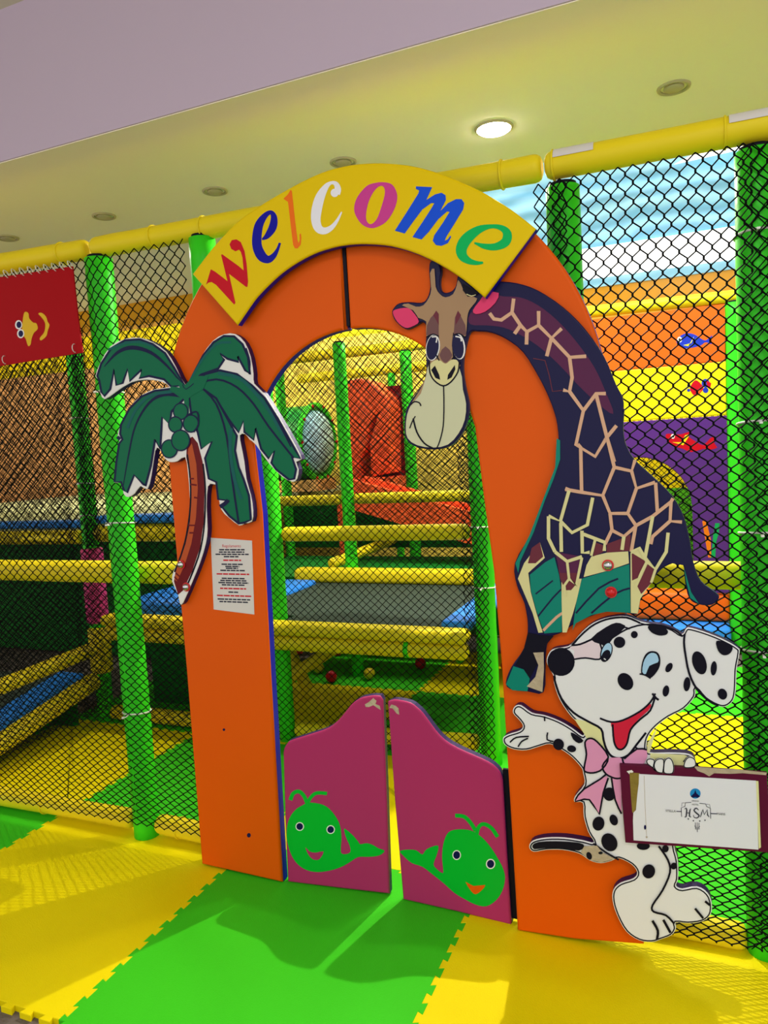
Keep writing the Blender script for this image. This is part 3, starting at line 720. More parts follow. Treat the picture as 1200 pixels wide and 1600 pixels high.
# giraffe
YG = -.02; FG = Frame((0, YG, 0))
tg = thing('giraffe_cutout', (.5, YG, .7), 'flat cartoon giraffe cut-out bending its neck around the arch', 'cut-out')
G = Z(600, 400, 5.161); N1 = Z(600, 400, 3.0); N2 = Z(780, 640, 3.3333)
go = G((372,45),(362,130),(371,250),(345,340),(300,375),(200,370),(120,380),(75,420),(63,460),(95,530),(170,588),(230,572),(300,532),(332,550),(342,600),(335,700),(338,850),(335,960),(290,1060),(210,1170),(172,1260),(163,1400),(185,1490),(260,1540),(400,1562),(530,1532),(620,1440),(668,1320),(682,1200),(657,1080),(637,960),(635,840),(657,720),(692,612))
go += N1((440,352),(500,358),(570,388),(650,450),(720,560),(770,660),(805,760),(817,850))
go += N2((303,180),(290,300),(230,460),(160,650),(80,800),(92,920),(130,1010),(148,1130),(130,1240),(60,1345),(33,1430),(70,1462),(150,1470),(228,1475),(236,1350),(240,1260),(262,1190),(330,1160),(400,1112),(520,1062),(620,1052),(690,1066),(722,1062),(737,985),(790,900),(842,835),(900,803),(955,800),(968,900),(990,985),(1040,1016),(1108,1018),(1146,980),(1120,950),(1050,895),(1012,800),(992,680),(962,560),(900,450),(800,350),(705,262),(658,180),(645,100),(650,0))
go += N1((1122,720),(1118,665),(1085,600),(1030,470),(940,340),(840,240),(720,160),(620,126),(530,118))
go += [(765, 440), (750, 452)]
go += G((770,290),(680,220),(600,160),(585,210),(572,250),(540,284),(490,295),(455,268),(447,200),(458,110),(430,40))
gd = cr(go, 3)
GM = ['gir_navy', 'gir_edge', 'gir_plum', 'gir_tan', 'gir_cream', 'gir_brown', 'gir_shade', 'gir_muzzle', 'gir_teal', 'gir_maroon', 'ear_pink', 'black', 'white', 'torn_beige', 'gir_edge']
b = MB(); slab(b, FG, [FG.uv(p) for p in gd], .0195, 0, 1, .004)
gs = []
gsN1 = [poly([(405,270),(500,185),(560,190),(640,195),(720,230),(810,300),(900,400),(985,520),(1040,640),(1075,740),(1000,690),(905,600),(850,540),(790,480),(720,420),(640,370),(560,335),(480,325),(405,320)], 2, 3)]
gs += scale((600, 400, 3.0), gsN1)
TW = 17
N1S = [[(495,268),(515,295),(550,300),(600,265),(608,200)], [(600,265),(640,325),(670,355),(725,325),(725,258)], [(670,355),(668,415)], [(640,325),(612,365)], [(725,325),(785,385),(833,340)], [(785,385),(763,470)],
       [(785,385),(870,475),(948,470)], [(870,475),(882,570),(870,635),(840,628)], [(870,635),(935,725),(900,885),(990,940),(1045,850),(1090,795)], [(935,725),(995,645),(1040,645)], [(995,650),(1045,850),(1080,965)]]
gs += scale((600, 400, 3.0), [rib(s, TW, 3, 1) for s in N1S]+[rib([(700,480),(755,490),(775,560),(790,635),(835,630)], 4, 9, 1)])
N2S = [[(410,180),(425,195),(430,425)], [(560,135),(600,300)], [(600,300),(540,447),(430,430),(345,415)], [(370,420),(345,410)], [(600,300),(690,320),(708,262)], [(690,320),(715,410),(812,378)],
       [(715,410),(670,540),(712,602)], [(715,602),(800,555),(895,480),(905,462)], [(815,380),(824,530)], [(895,480),(890,580),(952,585)], [(890,580),(800,660),(790,700)], [(712,602),(688,740)],
       [(540,447),(578,540),(670,540)], [(578,540),(588,625),(552,700)], [(588,628),(650,660),(712,608)], [(650,660),(640,730)], [(365,420),(320,580),(258,553)], [(320,580),(380,640),(460,600),(488,458)],
       [(258,555),(258,670),(292,740)], [(322,590),(325,740)], [(292,740),(355,790),(432,765)], [(432,630),(434,745),(472,742)], [(440,648),(550,690),(548,735)], [(800,555),(760,770)], [(688,742),(730,720),(770,790),(815,830),(870,740),(880,640)],
       [(770,790),(740,850),(708,930)], [(815,830),(792,900)], [(355,790),(365,880),(340,915),(345,970)], [(365,880),(402,915),(432,770)], [(500,680),(480,760)]]
gs += scale((780, 640, 3.3333), [
    poly([(480,765),(560,745),(672,738),(676,800),(560,840),(440,872),(455,810)], 4), poly([(498,690),(540,705),(545,740),(490,765)], 9), poly([(560,700),(640,670),(685,650),(680,735),(560,745)], 9),
    poly([(160,860),(240,795),(288,768),(312,860),(330,980),(326,1158),(235,1165),(195,1050),(165,940)], 8), poly([(382,1150),(405,980),(432,880),(560,842),(678,805),(684,1058),(560,1052),(480,1070),(400,1112)], 8),
    rib([(200,1080),(280,980),(330,930)], 9, 0, 2), rib([(190,960),(280,890)], 8, 0, 2), rib([(400,1060),(520,930),(620,880)], 10, 0, 2), rib([(480,1060),(600,960),(680,930)], 10, 0, 2), rib([(230,1150),(300,1080),(330,1060)], 14, 3, 2),
    poly([(212,690),(238,772),(152,850),(165,950),(195,1060),(228,1160),(205,1162),(175,1060),(128,950),(98,880),(130,800)], 4), poly([(170,720),(212,690),(230,765),(190,800),(150,800)], 9),
    poly([(325,880),(430,880),(402,1000),(385,1060),(352,1160),(330,1160),(326,1000)], 4, 0), poly([(300,760),(430,770),(405,905),(375,940),(345,940),(318,880)], 9), poly([(292,740),(432,765),(428,850),(318,850)], 2),
    poly([(684,745),(730,715),(815,830),(790,905),(735,985),(722,1062),(686,1058)], 4), poly([(690,745),(765,790),(735,870),(692,890)], 9), poly([(775,800),(815,830),(790,905),(740,960),(720,920)], 9),
    poly([(890,605),(960,600),(985,700),(1005,800),(960,810),(900,800),(860,790),(875,700)], 0), poly([(962,820),(975,900),(995,980),(1040,1010),(1000,950),(985,900)], 8), 
    poly([(300,150),(318,160),(318,260),(285,360),(240,470),(180,640),(110,790),(100,850),(85,800),(160,650),(230,465),(292,300)], 8),
    poly([(150,1160),(210,1172),(285,1178),(245,1225),(232,1280),(190,1340),(150,1420),(130,1350),(85,1330),(130,1240)], 11), poly([(75,1335),(128,1352),(160,1400),(148,1466),(70,1460),(36,1430)], 8),
    poly([(178,1265),(232,1262),(234,1350),(226,1470),(185,1455),(145,1440),(190,1390),(205,1330)], 13)])
gs += scale((780, 640, 3.3333), [rib(s, 18 if i < 25 else 14, 3 if i < 15 else 4, 1) for i, s in enumerate(N2S)])
gs += scale((600, 400, 5.161), [
    poly([(375,140),(410,105),(420,250),(455,310),(500,335),(560,310),(590,240),(600,195),(625,230),(650,290),(690,320),(755,345),(720,400),(690,440),(675,500),(665,640),(640,640),(560,620),(560,830),(620,880),(600,940),(640,1080),(665,1190),(655,1320),(605,1430),(520,1520),(400,1545),(270,1525),(195,1470),(180,1390),(190,1280),(230,1180),(300,1070),(345,960),(370,850),(440,820),(445,640),(345,650),(345,530),(280,500),(240,440),(150,400),(200,385),(260,410),(320,400),(365,340),(385,270)], 5, 2),
    poly([(300,1110),(345,960),(370,880),(470,1035),(480,1035),(610,900),(640,1080),(665,1190),(655,1320),(605,1430),(520,1520),(400,1545),(270,1525),(195,1470),(180,1390),(190,1280),(230,1190)], 7, 2),
    poly([(75,455),(110,430),(190,420),(235,450),(285,530),(230,570),(175,580),(110,530)], 10, 3), poly([(830,300),(929,300),(900,380),(820,450),(745,470),(720,440),(770,370)], 10, 2),
    poly([(345,640),(350,560),(380,500),(400,480),(430,450),(445,500),(445,640)], 6), poly([(565,640),(575,500),(600,450),(630,500),(660,560),(668,640)], 6),
    poly([(400,480),(425,442),(446,470),(446,560),(425,520)], 9), poly([(580,490),(600,442),(625,480),(605,520),(580,560)], 9),
    poly([(450,800),(500,730),(555,800),(520,850),(490,860)], 6, 2),
    ell((398,740), 56, 106, 12, 8), ell((396,740), 49, 100, 0, 8), ell((606,730), 52, 106, 12, -8), ell((600,730), 46, 100, 0, -8),
    rib([(345,655),(400,632),(445,650)], 10, 11, 3), rib([(560,640),(610,628),(660,660)], 10, 11, 3),
    rib([(390,655),(430,655),(425,700)], 10, 12, 3), rib([(580,650),(620,660),(628,690)], 10, 12, 3),
    poly([(370,890),(400,850),(450,840),(500,870),(545,840),(590,840),(610,880),(595,940),(560,1000),(480,1040),(410,1000),(375,940)], 4, 3),
    rib([(370,850),(375,940),(410,1005),(480,1048),(545,1015),(600,935),(612,850)], 12, 11, 3), rib([(425,800),(450,845)], 10, 11, 1), rib([(550,835),(575,810)], 10, 11, 1),
    poly([(385,920),(415,885),(450,960),(458,1000),(420,985)], 11), poly([(515,1000),(520,960),(575,880),(580,915),(550,980)], 11),
    rib([(485,1045),(488,1200),(482,1370),(455,1490),(430,1550)], 10, 11, 3), rib([(215,1205),(250,1175),(290,1185),(302,1210)], 11, 11, 3), rib([(240,1310),(270,1420),(330,1510),(400,1550)], 13, 11, 3), rib([(212,1390),(235,1330),(258,1292)], 9, 11, 2),
    poly([(640,280),(640,225),(770,300),(740,320),(680,330)], 11), rib([(670,310),(710,325),(745,315)], 7, 4, 2)])
prints(b, FG, gs, .0004); b.build('board', GM, tg)
screws(tg, [(950, 883, False), (955, 925, True)], YG)

# palm tree
YP = -.03; FP = Frame((0, YP, 0))
tp = thing('palm_cutout', (-.72, YP, 1.0), 'flat cartoon palm tree cut-out fixed to the left pillar', 'cut-out')
P_ = (140, 500, 3.4286)
po = Z(*P_)((516,352),(560,270),(600,190),(660,110),(720,75),(780,75),(830,120),(862,200),(876,290),(880,340),(930,390),(1000,500),(1060,600),(1110,690),(1135,745),(1105,760),(1118,800),(1110,850),(1085,868),(1030,840),(960,770),(890,670),(855,640),(832,612),(803,618),(812,680),(827,760),(838,850),(862,940),(874,1020),(868,1080),(830,1090),(800,1102),(745,1060),(700,1010),(682,900),(660,880),(632,892),(625,1000),(630,1120),(620,1200),(590,1300),(550,1400),(500,1515),(482,1520),(472,1470),(440,1400),(450,1340),(480,1280),(510,1200),(527,1100),(535,960),(525,820),(510,735),(470,757),(430,762),(400,740),(372,690),(350,700),(330,830),(308,908),(272,890),(240,930),(205,950),(180,930),(172,870),(130,870),(140,760),(160,660),(148,620),(165,560),(210,470),(280,400),(350,370),(425,358),(380,330),(300,320),(220,335),(140,385),(80,425),(55,390),(45,320),(30,300),(55,230),(110,140),(190,100),(270,95),(340,120),(410,170),(460,250))
b = MB(); slab(b, FP, [FP.uv(p) for p in cr(po, 2)], .029, 0, 1, .003)
PM = ['white', 'purple_edge', 'palm_green', 'palm_navy', 'palm_mid', 'trunk_orange', 'trunk_red', 'black']
fr = [[(508,348),(455,258),(405,178),(340,130),(270,104),(190,109),(117,152),(63,235),(42,300),(52,320),(64,385),(80,408),(112,370),(132,265),(145,350),(178,338),(205,262),(215,328),(280,265),(267,312),(320,300),(400,318),(440,358)],
      [(522,350),(570,265),(610,190),(665,120),(720,86),(775,88),(820,130),(850,200),(860,292),(835,270),(795,195),(800,225),(740,208),(700,180),(722,212),(690,260),(600,292)],
      [(530,360),(620,290),(700,270),(790,290),(870,350),(940,420),(1010,530),(1060,620),(1105,700),(1130,742),(1085,735),(1107,800),(1097,850),(1070,855),(1000,800),(975,765),(992,700),(960,742),(920,690),(890,580),(880,642),(830,600),(825,540),(800,602),(745,530),(690,440),(600,380)],
      [(530,370),(610,370),(680,420),(740,530),(790,622),(780,700),(800,790),(825,850),(855,940),(865,1070),(830,1085),(800,1090),(750,1050),(710,1000),(748,968),(690,960),(680,868),(640,850),(620,740),(657,650),(600,690),(580,600),(545,500)],
      [(510,370),(430,370),(350,380),(280,410),(215,475),(170,560),(165,610),(178,640),(160,662),(145,760),(135,866),(170,868),(185,910),(202,925),(240,830),(290,880),(300,890),(330,780),(352,640),(380,692),(385,600),(390,520),(430,560),(440,490),(510,420)]]
ps = []
ps += [poly([(522,640),(552,625),(580,660),(606,760),(616,900),(612,1080),(592,1220),(550,1345),(500,1450),(474,1472),(452,1400),(462,1340),(510,1210),(535,1090),(545,960),(535,820),(518,735)], 6)]
ps += [poly([(530,690),(548,660),(572,770),(580,900),(570,1060),(545,1200),(510,1310),(470,1400),(455,1390),(468,1330),(515,1200),(538,1090),(546,960),(540,820),(522,760)], 5), rib([(524,720),(540,860),(540,1000),(520,1150),(490,1260),(455,1350)], 9, 7, 3), rib([(608,770),(620,900),(616,1080),(595,1225),(555,1345),(510,1450)], 9, 7, 3)]
ps += [rib([(535,850),(560,850)], 9, 6, 1), rib([(540,880),(575,885)], 9, 6, 1), rib([(560,950),(585,955)], 9, 6, 1), rib([(530,1100),(565,1100)], 8, 6, 1), rib([(535,1140),(560,1140)], 9, 6, 1), rib([(455,1375),(478,1400)], 8, 6, 1), rib([(462,1355),(488,1378)], 8, 6, 1)]
for f in fr: ps.append(poly(f, 2)); ps.append(rib(f, 12, 3, 1, True))
ps += [rib([(80,250,4),(150,175,16),(230,148,22),(330,175,18),(420,250,12),(505,352,6)], 0, 3), rib([(100,160),(190,125),(270,118),(340,142)], 12, 4, 3),
       rib([(530,345),(600,220),(680,130),(760,120)], 12, 4, 3), rib([(840,150,6),(856,220,14),(858,285,6)], 0, 3), rib([(560,350),(680,318),(790,360),(880,450),(960,570),(1095,740)], 11, 3, 3), rib([(690,285),(800,310),(880,380),(960,480),(1040,620)], 18, 4, 3), rib([(930,410,6),(1000,520,14),(1080,680,6)], 0, 3),
       rib([(600,360),(680,450),(735,620),(765,850),(800,1085)], 11, 3, 3), rib([(760,580),(755,700),(780,860),(815,960)], 18, 4, 3), rib([(700,1000),(725,985),(745,965)], 22, 3, 2),
       rib([(492,405,20),(400,400,18),(320,445,13),(250,560,9),(215,700,8),(180,900,4)], 0, 3), rib([(440,385),(330,405),(250,480),(205,580)], 14, 4, 3), rib([(150,625),(165,640)], 18, 3, 1),
       rib([(516,370),(522,440),(520,520)], 26, 2, 2), poly([(455,300),(512,350),(560,300),(640,300),(610,372),(560,400),(520,430),(480,410),(430,372),(440,355),(485,362)], 2), rib([(500,345),(518,372),(560,340)], 5, 3, 2)]
for c, r in (((490,490), 42), ((462,560), 40), ((430,690), 46), ((490,645), 52), ((545,555), 44)): ps += [ell(c, r, r*1.12, 3), ell(c, r-7, r*1.12-7, 2)]
ps += [rib([(520,520),(545,500),(580,495),(585,560),(560,600)], 9, 3, 3)]
prints(b, FP, scale(P_, ps), .0004); b.build('board', PM, tp)
screws(tp, [(284, 882, False), (292, 917, False)], YP)

# spotted puppy
YD = -.03; FD = Frame((0, YD, 0))
tdg = thing('puppy_cutout', (.72, YD, .05), 'flat white cartoon puppy cut-out with black spots and pink bow', 'cut-out')
Da = (840, 950, 3.75); Db = (780, 1090, 3.529)
d1 = Z(*Da); d2 = Z(*Db)
do = d1((150,230),(195,214),(260,140),(330,85),(420,55),(520,48),(600,78),(660,92),(720,98),(790,122),(845,155),(870,122),(900,118),(1000,148),(1100,190),(1172,232),(1184,262),(1167,360),(1162,480),(1146,545),(1100,580),(1050,573),(980,532),(928,475),(922,520),(860,592),(770,640),(700,692),(655,745),(638,800),(652,846),(760,848),(860,852),(912,872),(925,930))
do += d2((1060,440),(1000,480),(975,700),(965,815),(985,900),(987,1000),(975,1038),(1010,1055),(1090,1043),(1150,1080),(1173,1140),(1165,1200),(1120,1236),(1040,1247),(975,1242),(975,1275),(950,1312),(890,1336),(840,1350),(770,1340),(700,1292),(650,1205),(624,1120),(630,1060),(670,1022),(740,998),(760,965),(730,922),(660,888),(620,902),(560,915),(500,900),(440,862),(350,842),(260,842),(190,852),(164,825),(185,790),(260,773),(360,773),(460,788),(522,800),(490,742),(465,655),(460,582),(415,577),(418,545),(468,480),(462,420),(452,388),(400,330),(340,287),(280,258),(220,272),(150,292),(80,287),(30,262),(20,225),(50,203),(112,183),(130,158),(110,125),(75,85),(85,50),(120,43),(180,84),(250,98),(330,128),(400,168),(455,208))
do += d1((272,740),(278,712),(200,642),(130,542),(95,442),(92,398),(62,345),(52,300),(75,252),(110,236))
dd = cr(do, 3)
b = MB(); slab(b, FD, [FD.uv(p) for p in dd], .029, 0, 1, .003)
DM = ['dog_white', 'purple_edge', 'black', 'dog_cream', 'dog_pink', 'dog_blush', 'sky_blue', 'tongue', 'torn_beige']
ds = [edge_line(dd, 1.6, 2.0, 2)]
thin = rib
def rib(p, wd, mi, n=4, closed=False): return thin(p, wd*1.4, mi, n, closed)
s1 = [poly([(215,650),(300,665),(378,712),(388,775),(400,822),(345,830),(290,770),(272,735)], 3), poly([(655,850),(700,700),(645,790),(640,845)], 3), poly([(660,850),(860,860),(905,880),(915,930),(800,940),(660,900)], 3),
      poly([(190,228),(310,187),(360,212),(372,240),(362,298),(280,292),(215,298),(215,250)], 5, 2), poly([(310,182),(400,112),(460,86),(500,96),(512,115),(440,180),(405,225),(372,212)], 2, 2),
      rib([(200,218),(270,145),(340,92),(430,60),(525,56),(600,88)], 8, 2, 3), rib([(200,218),(250,212),(320,182)], 8, 2, 3), rib([(430,180),(520,125),(620,97),(720,101),(800,128),(850,165)], 7, 2, 3), rib([(510,112),(540,122)], 7, 2, 1),
      rib([(215,300),(280,292),(362,300),(378,255),(365,205)], 7, 2, 3), ell((138,315), 80, 83, 2), rib([(97,395),(105,440),(140,530),(210,612),(300,666),(372,708),(386,770),(402,822),(432,866),(480,880),(532,860),(580,800),(635,730)], 9, 2, 3),
      poly([(430,667),(510,655),(600,603),(665,560),(650,600),(592,650),(542,712),(522,790),(500,820),(475,822),(452,790),(442,715)], 7, 2), rib([(365,645),(430,667),(500,657),(600,605),(660,552),(690,500)], 8, 2, 3), rib([(690,515),(660,600),(600,652),(545,712),(525,790),(500,824),(470,824),(448,780),(440,680)], 8, 2, 3), rib([(672,500),(692,525),(710,538)], 9, 2, 2),
      ell((403,258), 34, 60, 2, 18), ell((404,256), 27, 53, 6, 18), ell((400,280), 24, 38, 2, 25), rib([(388,295),(400,302)], 4, 0, 1),
      poly([(607,385),(612,320),(632,272),(662,252),(700,258),(718,290),(716,340),(692,382),(660,410),(630,395)], 2, 3), poly([(614,375),(620,320),(640,280),(666,262),(695,268),(708,295),(704,318),(655,338),(635,385)], 6, 2), rib([(598,385),(630,392),(662,412)], 6, 2, 2),
      ell((515,430), 42, 54, 2, -35), ell((480,200), 34, 33, 2), ell((567,155), 20, 21, 2), poly([(648,105),(720,103),(762,130),(755,155),(710,160),(665,140)], 2, 3), ell((770,348), 18, 30, 2, 30), ell((752,485), 19, 33, 2, 10), ell((875,445), 20, 42, 2, 5),
      ell((948,320), 40, 70, 2, -18), ell((1032,352), 18, 42, 2, 5), poly([(1047,192),(1100,200),(1142,225),(1130,262),(1092,276),(1058,250)], 2, 3), ell((1083,503), 27, 33, 2, -20),
      rib([(862,150),(858,200),(866,270),(888,380),(932,472),(1000,540),(1060,572)], 9, 2, 3), rib([(575,815),(600,830),(632,820)], 7, 2, 3),
      rib([(680,940),(680,900),(710,880),(740,890)], 6, 2, 3), rib([(728,965),(728,910),(755,882),(790,900),(796,960)], 7, 2, 3), rib([(855,900),(880,872),(905,885),(908,930)], 7, 2, 3)]
LW = 1.35
ds += scale(Da, s1)
s2 = [rib([(250,102),(252,128)], 6, 2, 1), rib([(268,190),(265,230),(300,240)], 6, 2, 2), rib([(60,245),(95,218),(165,212)], 6, 2, 3), rib([(105,270),(125,240),(160,222)], 6, 2, 3),
      ell((328,256), 30, 32, 2, -20), poly([(395,190),(430,205),(465,235),(440,250),(408,228)], 2, 2), ell((400,280), 25, 19, 2, 10),
      ell((608,530), 34, 37, 2), ell((548,692), 33, 39, 2, 10), ell((632,672), 22, 31, 2, -20), ell((608,795), 42, 52, 2, -30), ell((795,815), 36, 22, 2), ell((917,830), 18, 20, 2), ell((825,955), 35, 39, 2, 15), ell((963,925), 17, 19, 2, 15),
      poly([(474,245),(500,222),(540,240),(602,322),(570,390),(520,412),(475,405),(470,380),(482,310)], 4, 2), poly([(690,335),(760,280),(815,285),(800,360),(700,372)], 4, 2), poly([(600,430),(575,520),(553,642),(520,590),(498,560),(470,555),(420,570),(435,535),(470,500),(560,440)], 4), poly([(618,435),(640,560),(675,637),(675,440)], 4), poly([(568,375),(600,335),(640,328),(685,340),(680,440),(640,440),(590,415)], 4, 2),
      rib([(474,245),(500,222),(540,240),(602,322),(570,390),(520,412),(475,405),(470,380),(482,310)], 7, 2, 3, True), rib([(590,420),(560,445),(470,500),(435,535),(420,570),(470,557),(498,560),(520,590),(553,642),(575,520),(602,440)], 7, 2, 1), rib([(620,440),(640,560),(675,637)], 7, 2, 2), rib([(602,330),(570,375),(590,418),(640,442),(675,440)], 7, 2, 3), rib([(680,335),(700,372),(790,366)], 7, 2, 2), rib([(690,335),(760,280),(815,285)], 7, 2, 2),
      rib([(880,815),(930,890),(942,960),(900,1060),(846,1140),(852,1176),(920,1196),(965,1242)], 8, 2, 3), rib([(845,1225),(875,1280),(870,1328)], 10, 2, 3), rib([(905,1220),(945,1292)], 10, 2, 2), rib([(1080,1158),(1125,1212)], 9, 2, 1), rib([(1135,1118),(1162,1140)], 9, 2, 1), rib([(520,800),(590,850),(660,890)], 7, 2, 2), 
      poly([(185,810),(220,792),(320,788),(440,796),(470,815),(440,840),(340,826),(250,826),(195,832)], 2, 2), poly([(470,815),(540,812),(570,850),(640,885),(560,905),(500,890),(450,850)], 8), ell((497,868), 15, 22, 2, -20), ell((560,852), 12, 8, 2)]
ds += scale(Db, s2)
rib = thin
prints(b, FD, ds, .0004); b.build('board', DM, tdg)

# fingers of the puppy over the plaque's edge
FW_ = Frame((0, -.0495, 0)); b = MB()
for f in (d2((812,345),(830,335),(858,345),(852,385),(865,405),(840,385),(815,365)), d2((852,380),(860,348),(885,335),(910,345),(905,410),(895,418),(868,410)), d2((905,385),(912,345),(935,330),(955,345),(965,385),(955,420),(910,418)), d2((1018,385),(1025,345),(1050,325),(1080,340),(1085,375),(1060,388))):
    f = cr(f, 3); slab(b, FW_, [FW_.uv(p) for p in f], .0025, 0, 0); prints(b, FW_, [edge_line(f, .1, 1.5, 2)], .0003)
b.build('paw', DM, tdg)

# plaque held by the puppy
YQ = -.046; FQ = Frame((0, YQ, 0))
tq = thing('plaque', (1.1, YQ, .3), 'maroon framed plaque with a white hotel card, held by the puppy', 'sign')
Q = (960, 1170, 5.0); q_ = Z(*Q)
b = MB(); slab(b, FQ, [FQ.uv(p) for p in q_((40,122),(640,150),(1192,192),(1210,500),(1225,815),(650,775),(85,735),(60,430))], .014, 0, 0, .003)
prints(b, FQ, scale(Q, [poly([(95,175),(135,165),(150,180),(120,200)], 1), poly([(118,185),(200,190),(190,300),(175,420),(165,490),(140,500),(128,350)], 2), poly([(620,135),(760,150),(960,160),(1190,185),(1185,205),(1000,190),(900,195),(780,190),(740,215),(700,190),(650,172)], 3)]), .0004)
b.build('frame', ['maroon', 'white', 'torn_tan', 'torn_beige'], tq)
FQ2 = Frame((0, YQ-.0022, 0)); b = MB()
slab(b, FQ2, [FQ2.uv(p) for p in q_((192,198),(650,222),(1106,250),(1118,520),(1125,788),(650,752),(150,715),(145,560),(148,500),(168,480),(180,350),(190,270))], .0012, 0, 0)
ls = [poly([(1106,250),(1125,252),(1145,770),(1128,780)], 3), rib([(232,210),(240,450),(252,700)], 3, 2, 1), ell((632,349), 42, 40, 1), poly([(632,318),(640,345),(670,372),(650,382),(632,378),(612,382),(596,372),(624,345)], 4),
      rib([(484,488),(525,490)], 7, 5, 1), rib([(752,505),(800,507)], 7, 5, 1), rib([(525,530),(522,460),(550,450),(556,420),(600,418)], 5, 5, 1), rib([(665,425),(712,430),(720,450),(750,465),(752,545)], 5, 5, 1), rib([(525,450),(528,422),(556,422)], 3, 5, 1), rib([(716,432),(744,434),(748,462)], 3, 5, 1),
      rib([(632,575),(634,628)], 4, 5, 1), rib([(646,575),(648,650)], 4, 5, 1), rib([(660,578),(661,628)], 4, 5, 1), rib([(626,600),(640,615),(640,630)], 3, 5, 1), rib([(668,602),(654,615),(654,630)], 3, 5, 1), ell((240,612), 9, 18, 4), ell((252,688), 8, 5, 2),
      rib([(548,470,4),(560,462,8),(565,480,10),(560,528,10),(548,530,4)], 0, 5, 2), rib([(598,466,4),(590,480,10),(586,525,10),(600,530,4)], 0, 5, 2), rib([(562,498),(590,500)], 6, 5, 1),
      rib([(658,478,5),(640,462,9),(622,478,10),(640,500,11),(662,520,11),(645,538,8),(622,532,6),(618,515,4)], 0, 5, 3), rib([(672,532,5),(682,500,8),(690,472,8),(702,512,9),(726,474,8),(728,515,10),(740,532,5)], 0, 5, 1)]
for x, y in ((578, 546), (617, 560), (667, 562), (708, 556)): ls.append(ell((x, y), 6, 6, 5, 0, 5))
prints(b, FQ2, scale(Q, ls), .0003)
for s, px, py, w_ in (('STELLA', 440, 484, 78), ('MARIS', 833, 508, 66), ('GRAND', 632, 406, 56), ('HOTEL', 632, 434, 52)):
    tf = text_faces(s, 1.0); xs = [p[0] for f in tf for p in f]; k = w_/(max(xs)-min(xs)); sl = .06
    prints(b, FQ2, scale(Q, [([[(px+x*k, py-y*k+x*k*sl) for x, y in f] for f in tf], 5)]), .0003, 30)
b.build('card', ['paper', 'logo_blue', 'torn_beige', 'dog_cream', 'navy', 'logo_ink'], tq)

# notice on the left pillar
YN = -.002; FN = Frame((0, YN, 0)); b = MB()
c4 = [FN.uv(p) for p in [(329.3, 840.3), (393.6, 844.8), (397.2, 960.2), (333.8, 952.2)]]
slab(b, FN, c4, .0014, 0, 0)
u0, v0 = c4[0]; W = c4[1][0]-u0; H = v0-c4[3][1]
def ntext(row, c, w_, mi, th=.008):
    # illegible small print: one short dash per word
    z = v0-row*H; x = u0+(c-w_/2)*W; e = u0+(c+w_/2)*W; fs = []
    while x < e:
        l = min(e-x, random.uniform(.012, .03)); fs.append([(x, z-th/2), (x+l, z-th/2), (x+l, z+th/2), (x, z+th/2)]); x += l+.0028
    prints(b, FN, [(fs, mi)], .0003, 1, False)
tf = text_faces('Regolamento', .0155); prints(b, FN, [([[(u0+.5*W+x, v0-.115*H+y) for x, y in f] for f in tf], 2)], .0003, 1, False)
for row, c, w_, mi in ((.165,.5,.62,1),(.197,.49,.62,1),(.228,.5,.82,1),(.26,.47,.36,1),(.31,.49,.44,2),(.365,.48,.52,1),(.395,.48,.34,1),(.42,.47,.3,1),(.45,.48,.6,1),(.5,.48,.8,2),(.56,.48,.56,1),(.59,.48,.64,1),(.62,.48,.74,1),(.65,.47,.56,1),(.70,.46,.64,2),(.75,.46,.24,1),(.80,.47,.84,2),(.85,.46,.8,1),(.885,.45,.7,1)):
    ntext(row, c, w_, mi, .0052)
tag(b.build('notice', ['notice_paper', 'logo_ink', 'red']), 'white printed rules notice stuck on the left pillar', 'notice')

# pink swing gates with green whales
D = (420, 1070, 3.0); dz = Z(*D)
def gate(label, P, a, outline, shapes, hinge_px):
    Fg = Frame(P, a); t = thing('swing_gate', Vector(P)+Vector((0, 0, .01)), label, 'gate', 'pair of pink swing gates')
    b = MB(); slab(b, Fg, [Fg.uv(p) for p in outline], .032, 0, 1, .008)
    prints(b, Fg, shapes[1], .0004, 1); lf = b.build('leaf', ['pink_vinyl', 'purple_edge', 'torn_beige'], t)
    b = MB(); prints(b, Fg, shapes[0], .0006, 1); b.build('whale_motif', ['whale_green', 'white', 'navy', shapes[2]], lf, 'green whale motif')
    for px, py in hinge_px:
        u, z = Fg.uv((px, py)); p = Fg.pt((u, z), -.034); b = MB(); b.tube([p-Vector((0, 0, .04)), p+Vector((0, 0, .04))], .007, n=10); b.build('hinge', 'black', t)
W1 = (430, 1220, 6.316); W2 = (610, 1260, 6.0)
w1 = scale(W1, [poly([(330,215),(420,222),(510,255),(590,340),(640,440),(655,560),(648,660),(655,715),(700,722),(742,700),(735,640),(700,560),(680,480),(700,480),(770,540),(820,600),(840,625),(900,615),(960,630),(1020,665),(1080,690),(1030,735),(930,750),(820,752),(740,800),(650,850),(540,885),(420,900),(310,880),(220,820),(160,730),(120,600),(115,480),(140,370),(200,285),(270,240)], 0, 3),
    rib([(150,190),(178,125),(235,105),(285,150),(318,230)], 38, 0, 4), rib([(320,225),(350,165),(410,120),(512,125)], 34, 0, 4), ell((243,450), 42, 43, 1), ell((243,450), 33, 34, 2), ell((548,480), 42, 43, 1), ell((548,480), 33, 34, 2), poly([(300,655),(340,695),(400,708),(480,695),(440,770),(400,780),(360,765),(320,712)], 3, 2)])
lo = cr(dz((66,325),(70,300),(85,275),(110,260),(250,216),(300,190),(340,150),(380,100),(410,75),(440,60),(490,52)), 2, False)+dz((522,54),(534,75),(552,560),(566,982),(330,955),(88,925),(75,620))
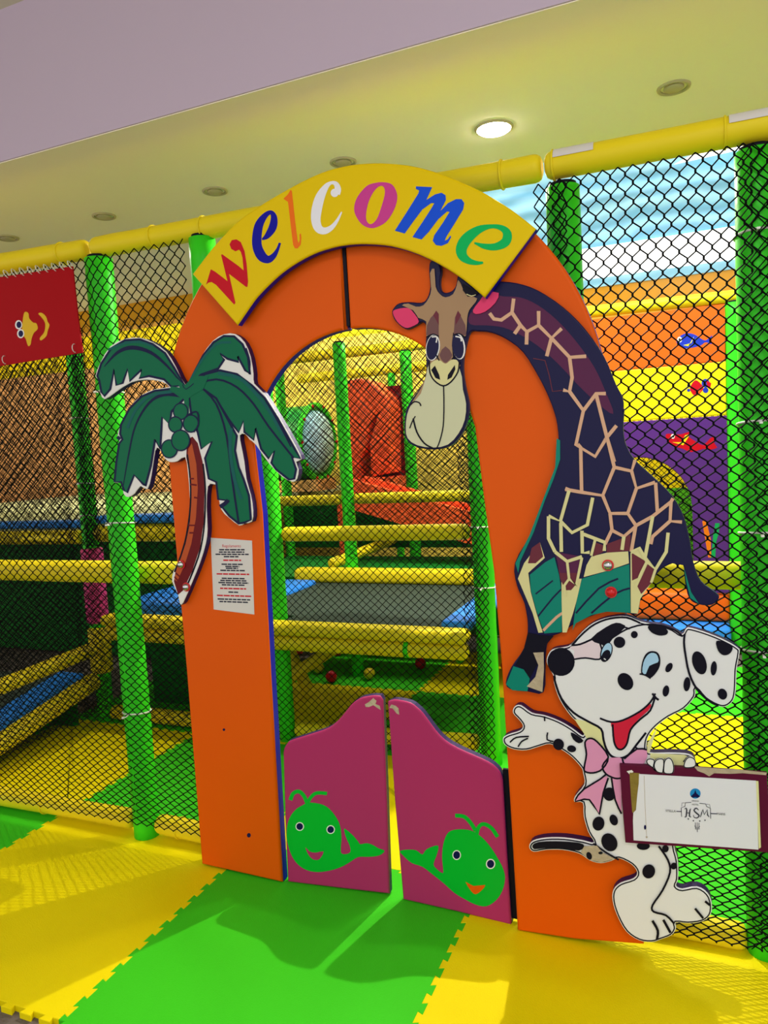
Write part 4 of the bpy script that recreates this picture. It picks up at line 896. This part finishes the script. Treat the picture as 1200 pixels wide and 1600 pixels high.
tear = scale(D, [poly([(450,92),(470,80),(490,62),(505,75),(500,90),(520,98),(525,118),(508,108),(490,95),(470,104),(455,104)], 2)])
gate('left pink padded swing gate with a green whale facing left', (-.413, .012, 0), math.radians(5.2), lo, (w1, tear, 'pink_vinyl'), [(447, 1190), (450, 1330)])
w2 = scale(W2, [poly([(590,220),(700,215),(780,235),(860,290),(940,380),(1010,490),(1060,590),(1075,680),(1050,790),(990,880),(900,935),(800,920),(700,870),(600,810),(500,720),(400,640),(300,565),(200,530),(120,460),(90,420),(150,405),(240,410),(300,450),(340,400),(445,365),(440,440),(405,540),(440,590),(490,625),(495,590),(485,480),(495,360),(530,260)], 0, 3),
    rib([(608,85),(690,95),(750,150),(800,230)], 36, 0, 4), rib([(1005,285),(950,205),(880,165),(830,190),(808,265)], 36, 0, 4), ell((622,455), 40, 46, 1), ell((622,455), 32, 37, 2), ell((940,538), 44, 48, 1), ell((940,538), 34, 38, 2), poly([(705,705),(780,745),(890,735),(850,790),(800,822),(760,795)], 3, 2)])
ro = cr(dz((556,80),(575,73),(600,72),(660,85),(692,108),(720,135),(760,190),(800,240),(850,280),(920,315),(1000,350),(1050,378),(1082,412),(1095,450)), 2, False)+dz((1115,800),(1136,1128),(880,1065),(628,1008),(590,560))
tear = scale(D, [poly([(575,92),(595,98),(608,110),(612,140),(600,135),(590,122),(580,110),(565,108)], 2)])
gate('right pink padded swing gate with a green whale facing right', (.045, .040, 0), math.radians(-1.5), ro, (w2, tear, 'orange_vinyl'), [])
b = MB(); b.box((.436, .046, .012), (.466, .056, .53))
hs = b.build('hinge_strip', 'black'); gq = [o for o in COL.objects if o.name.startswith('swing_gate')][-1]
hs.parent = gq; hs.location = hs.location-gq.location

# ------------------------------------------------------------------ ceiling downlights
L = ['recessed ceiling downlight, unlit, first of the row at the far left', 'recessed ceiling downlight, unlit, above the tall green post', 'recessed ceiling downlight, unlit, above the left end of the welcome sign',
     'recessed ceiling downlight, unlit, just above the top of the welcome sign', 'recessed ceiling downlight, lit and glowing', 'recessed ceiling downlight, unlit, at the upper right above the right netting']
for k, x in enumerate((-2.34, -1.67, -1.0, -.335, .33, .995)):
    t = thing('downlight', (x, .74, 2.81), L[k], 'light', 'recessed ceiling downlights')
    b = MB(); b.torus((x, .74, 2.849), (0, 0, 1), .052 if k != 4 else .07, .007, n=26, k=8); b.build('bezel', 'bezel', t)
    b = MB(); b.ball((x, .74, 2.846), .036 if k != 4 else .068, n=18, sc=(1, 1, .28)); b.build('lens', 'lamp_glow' if k == 4 else 'bezel', t)
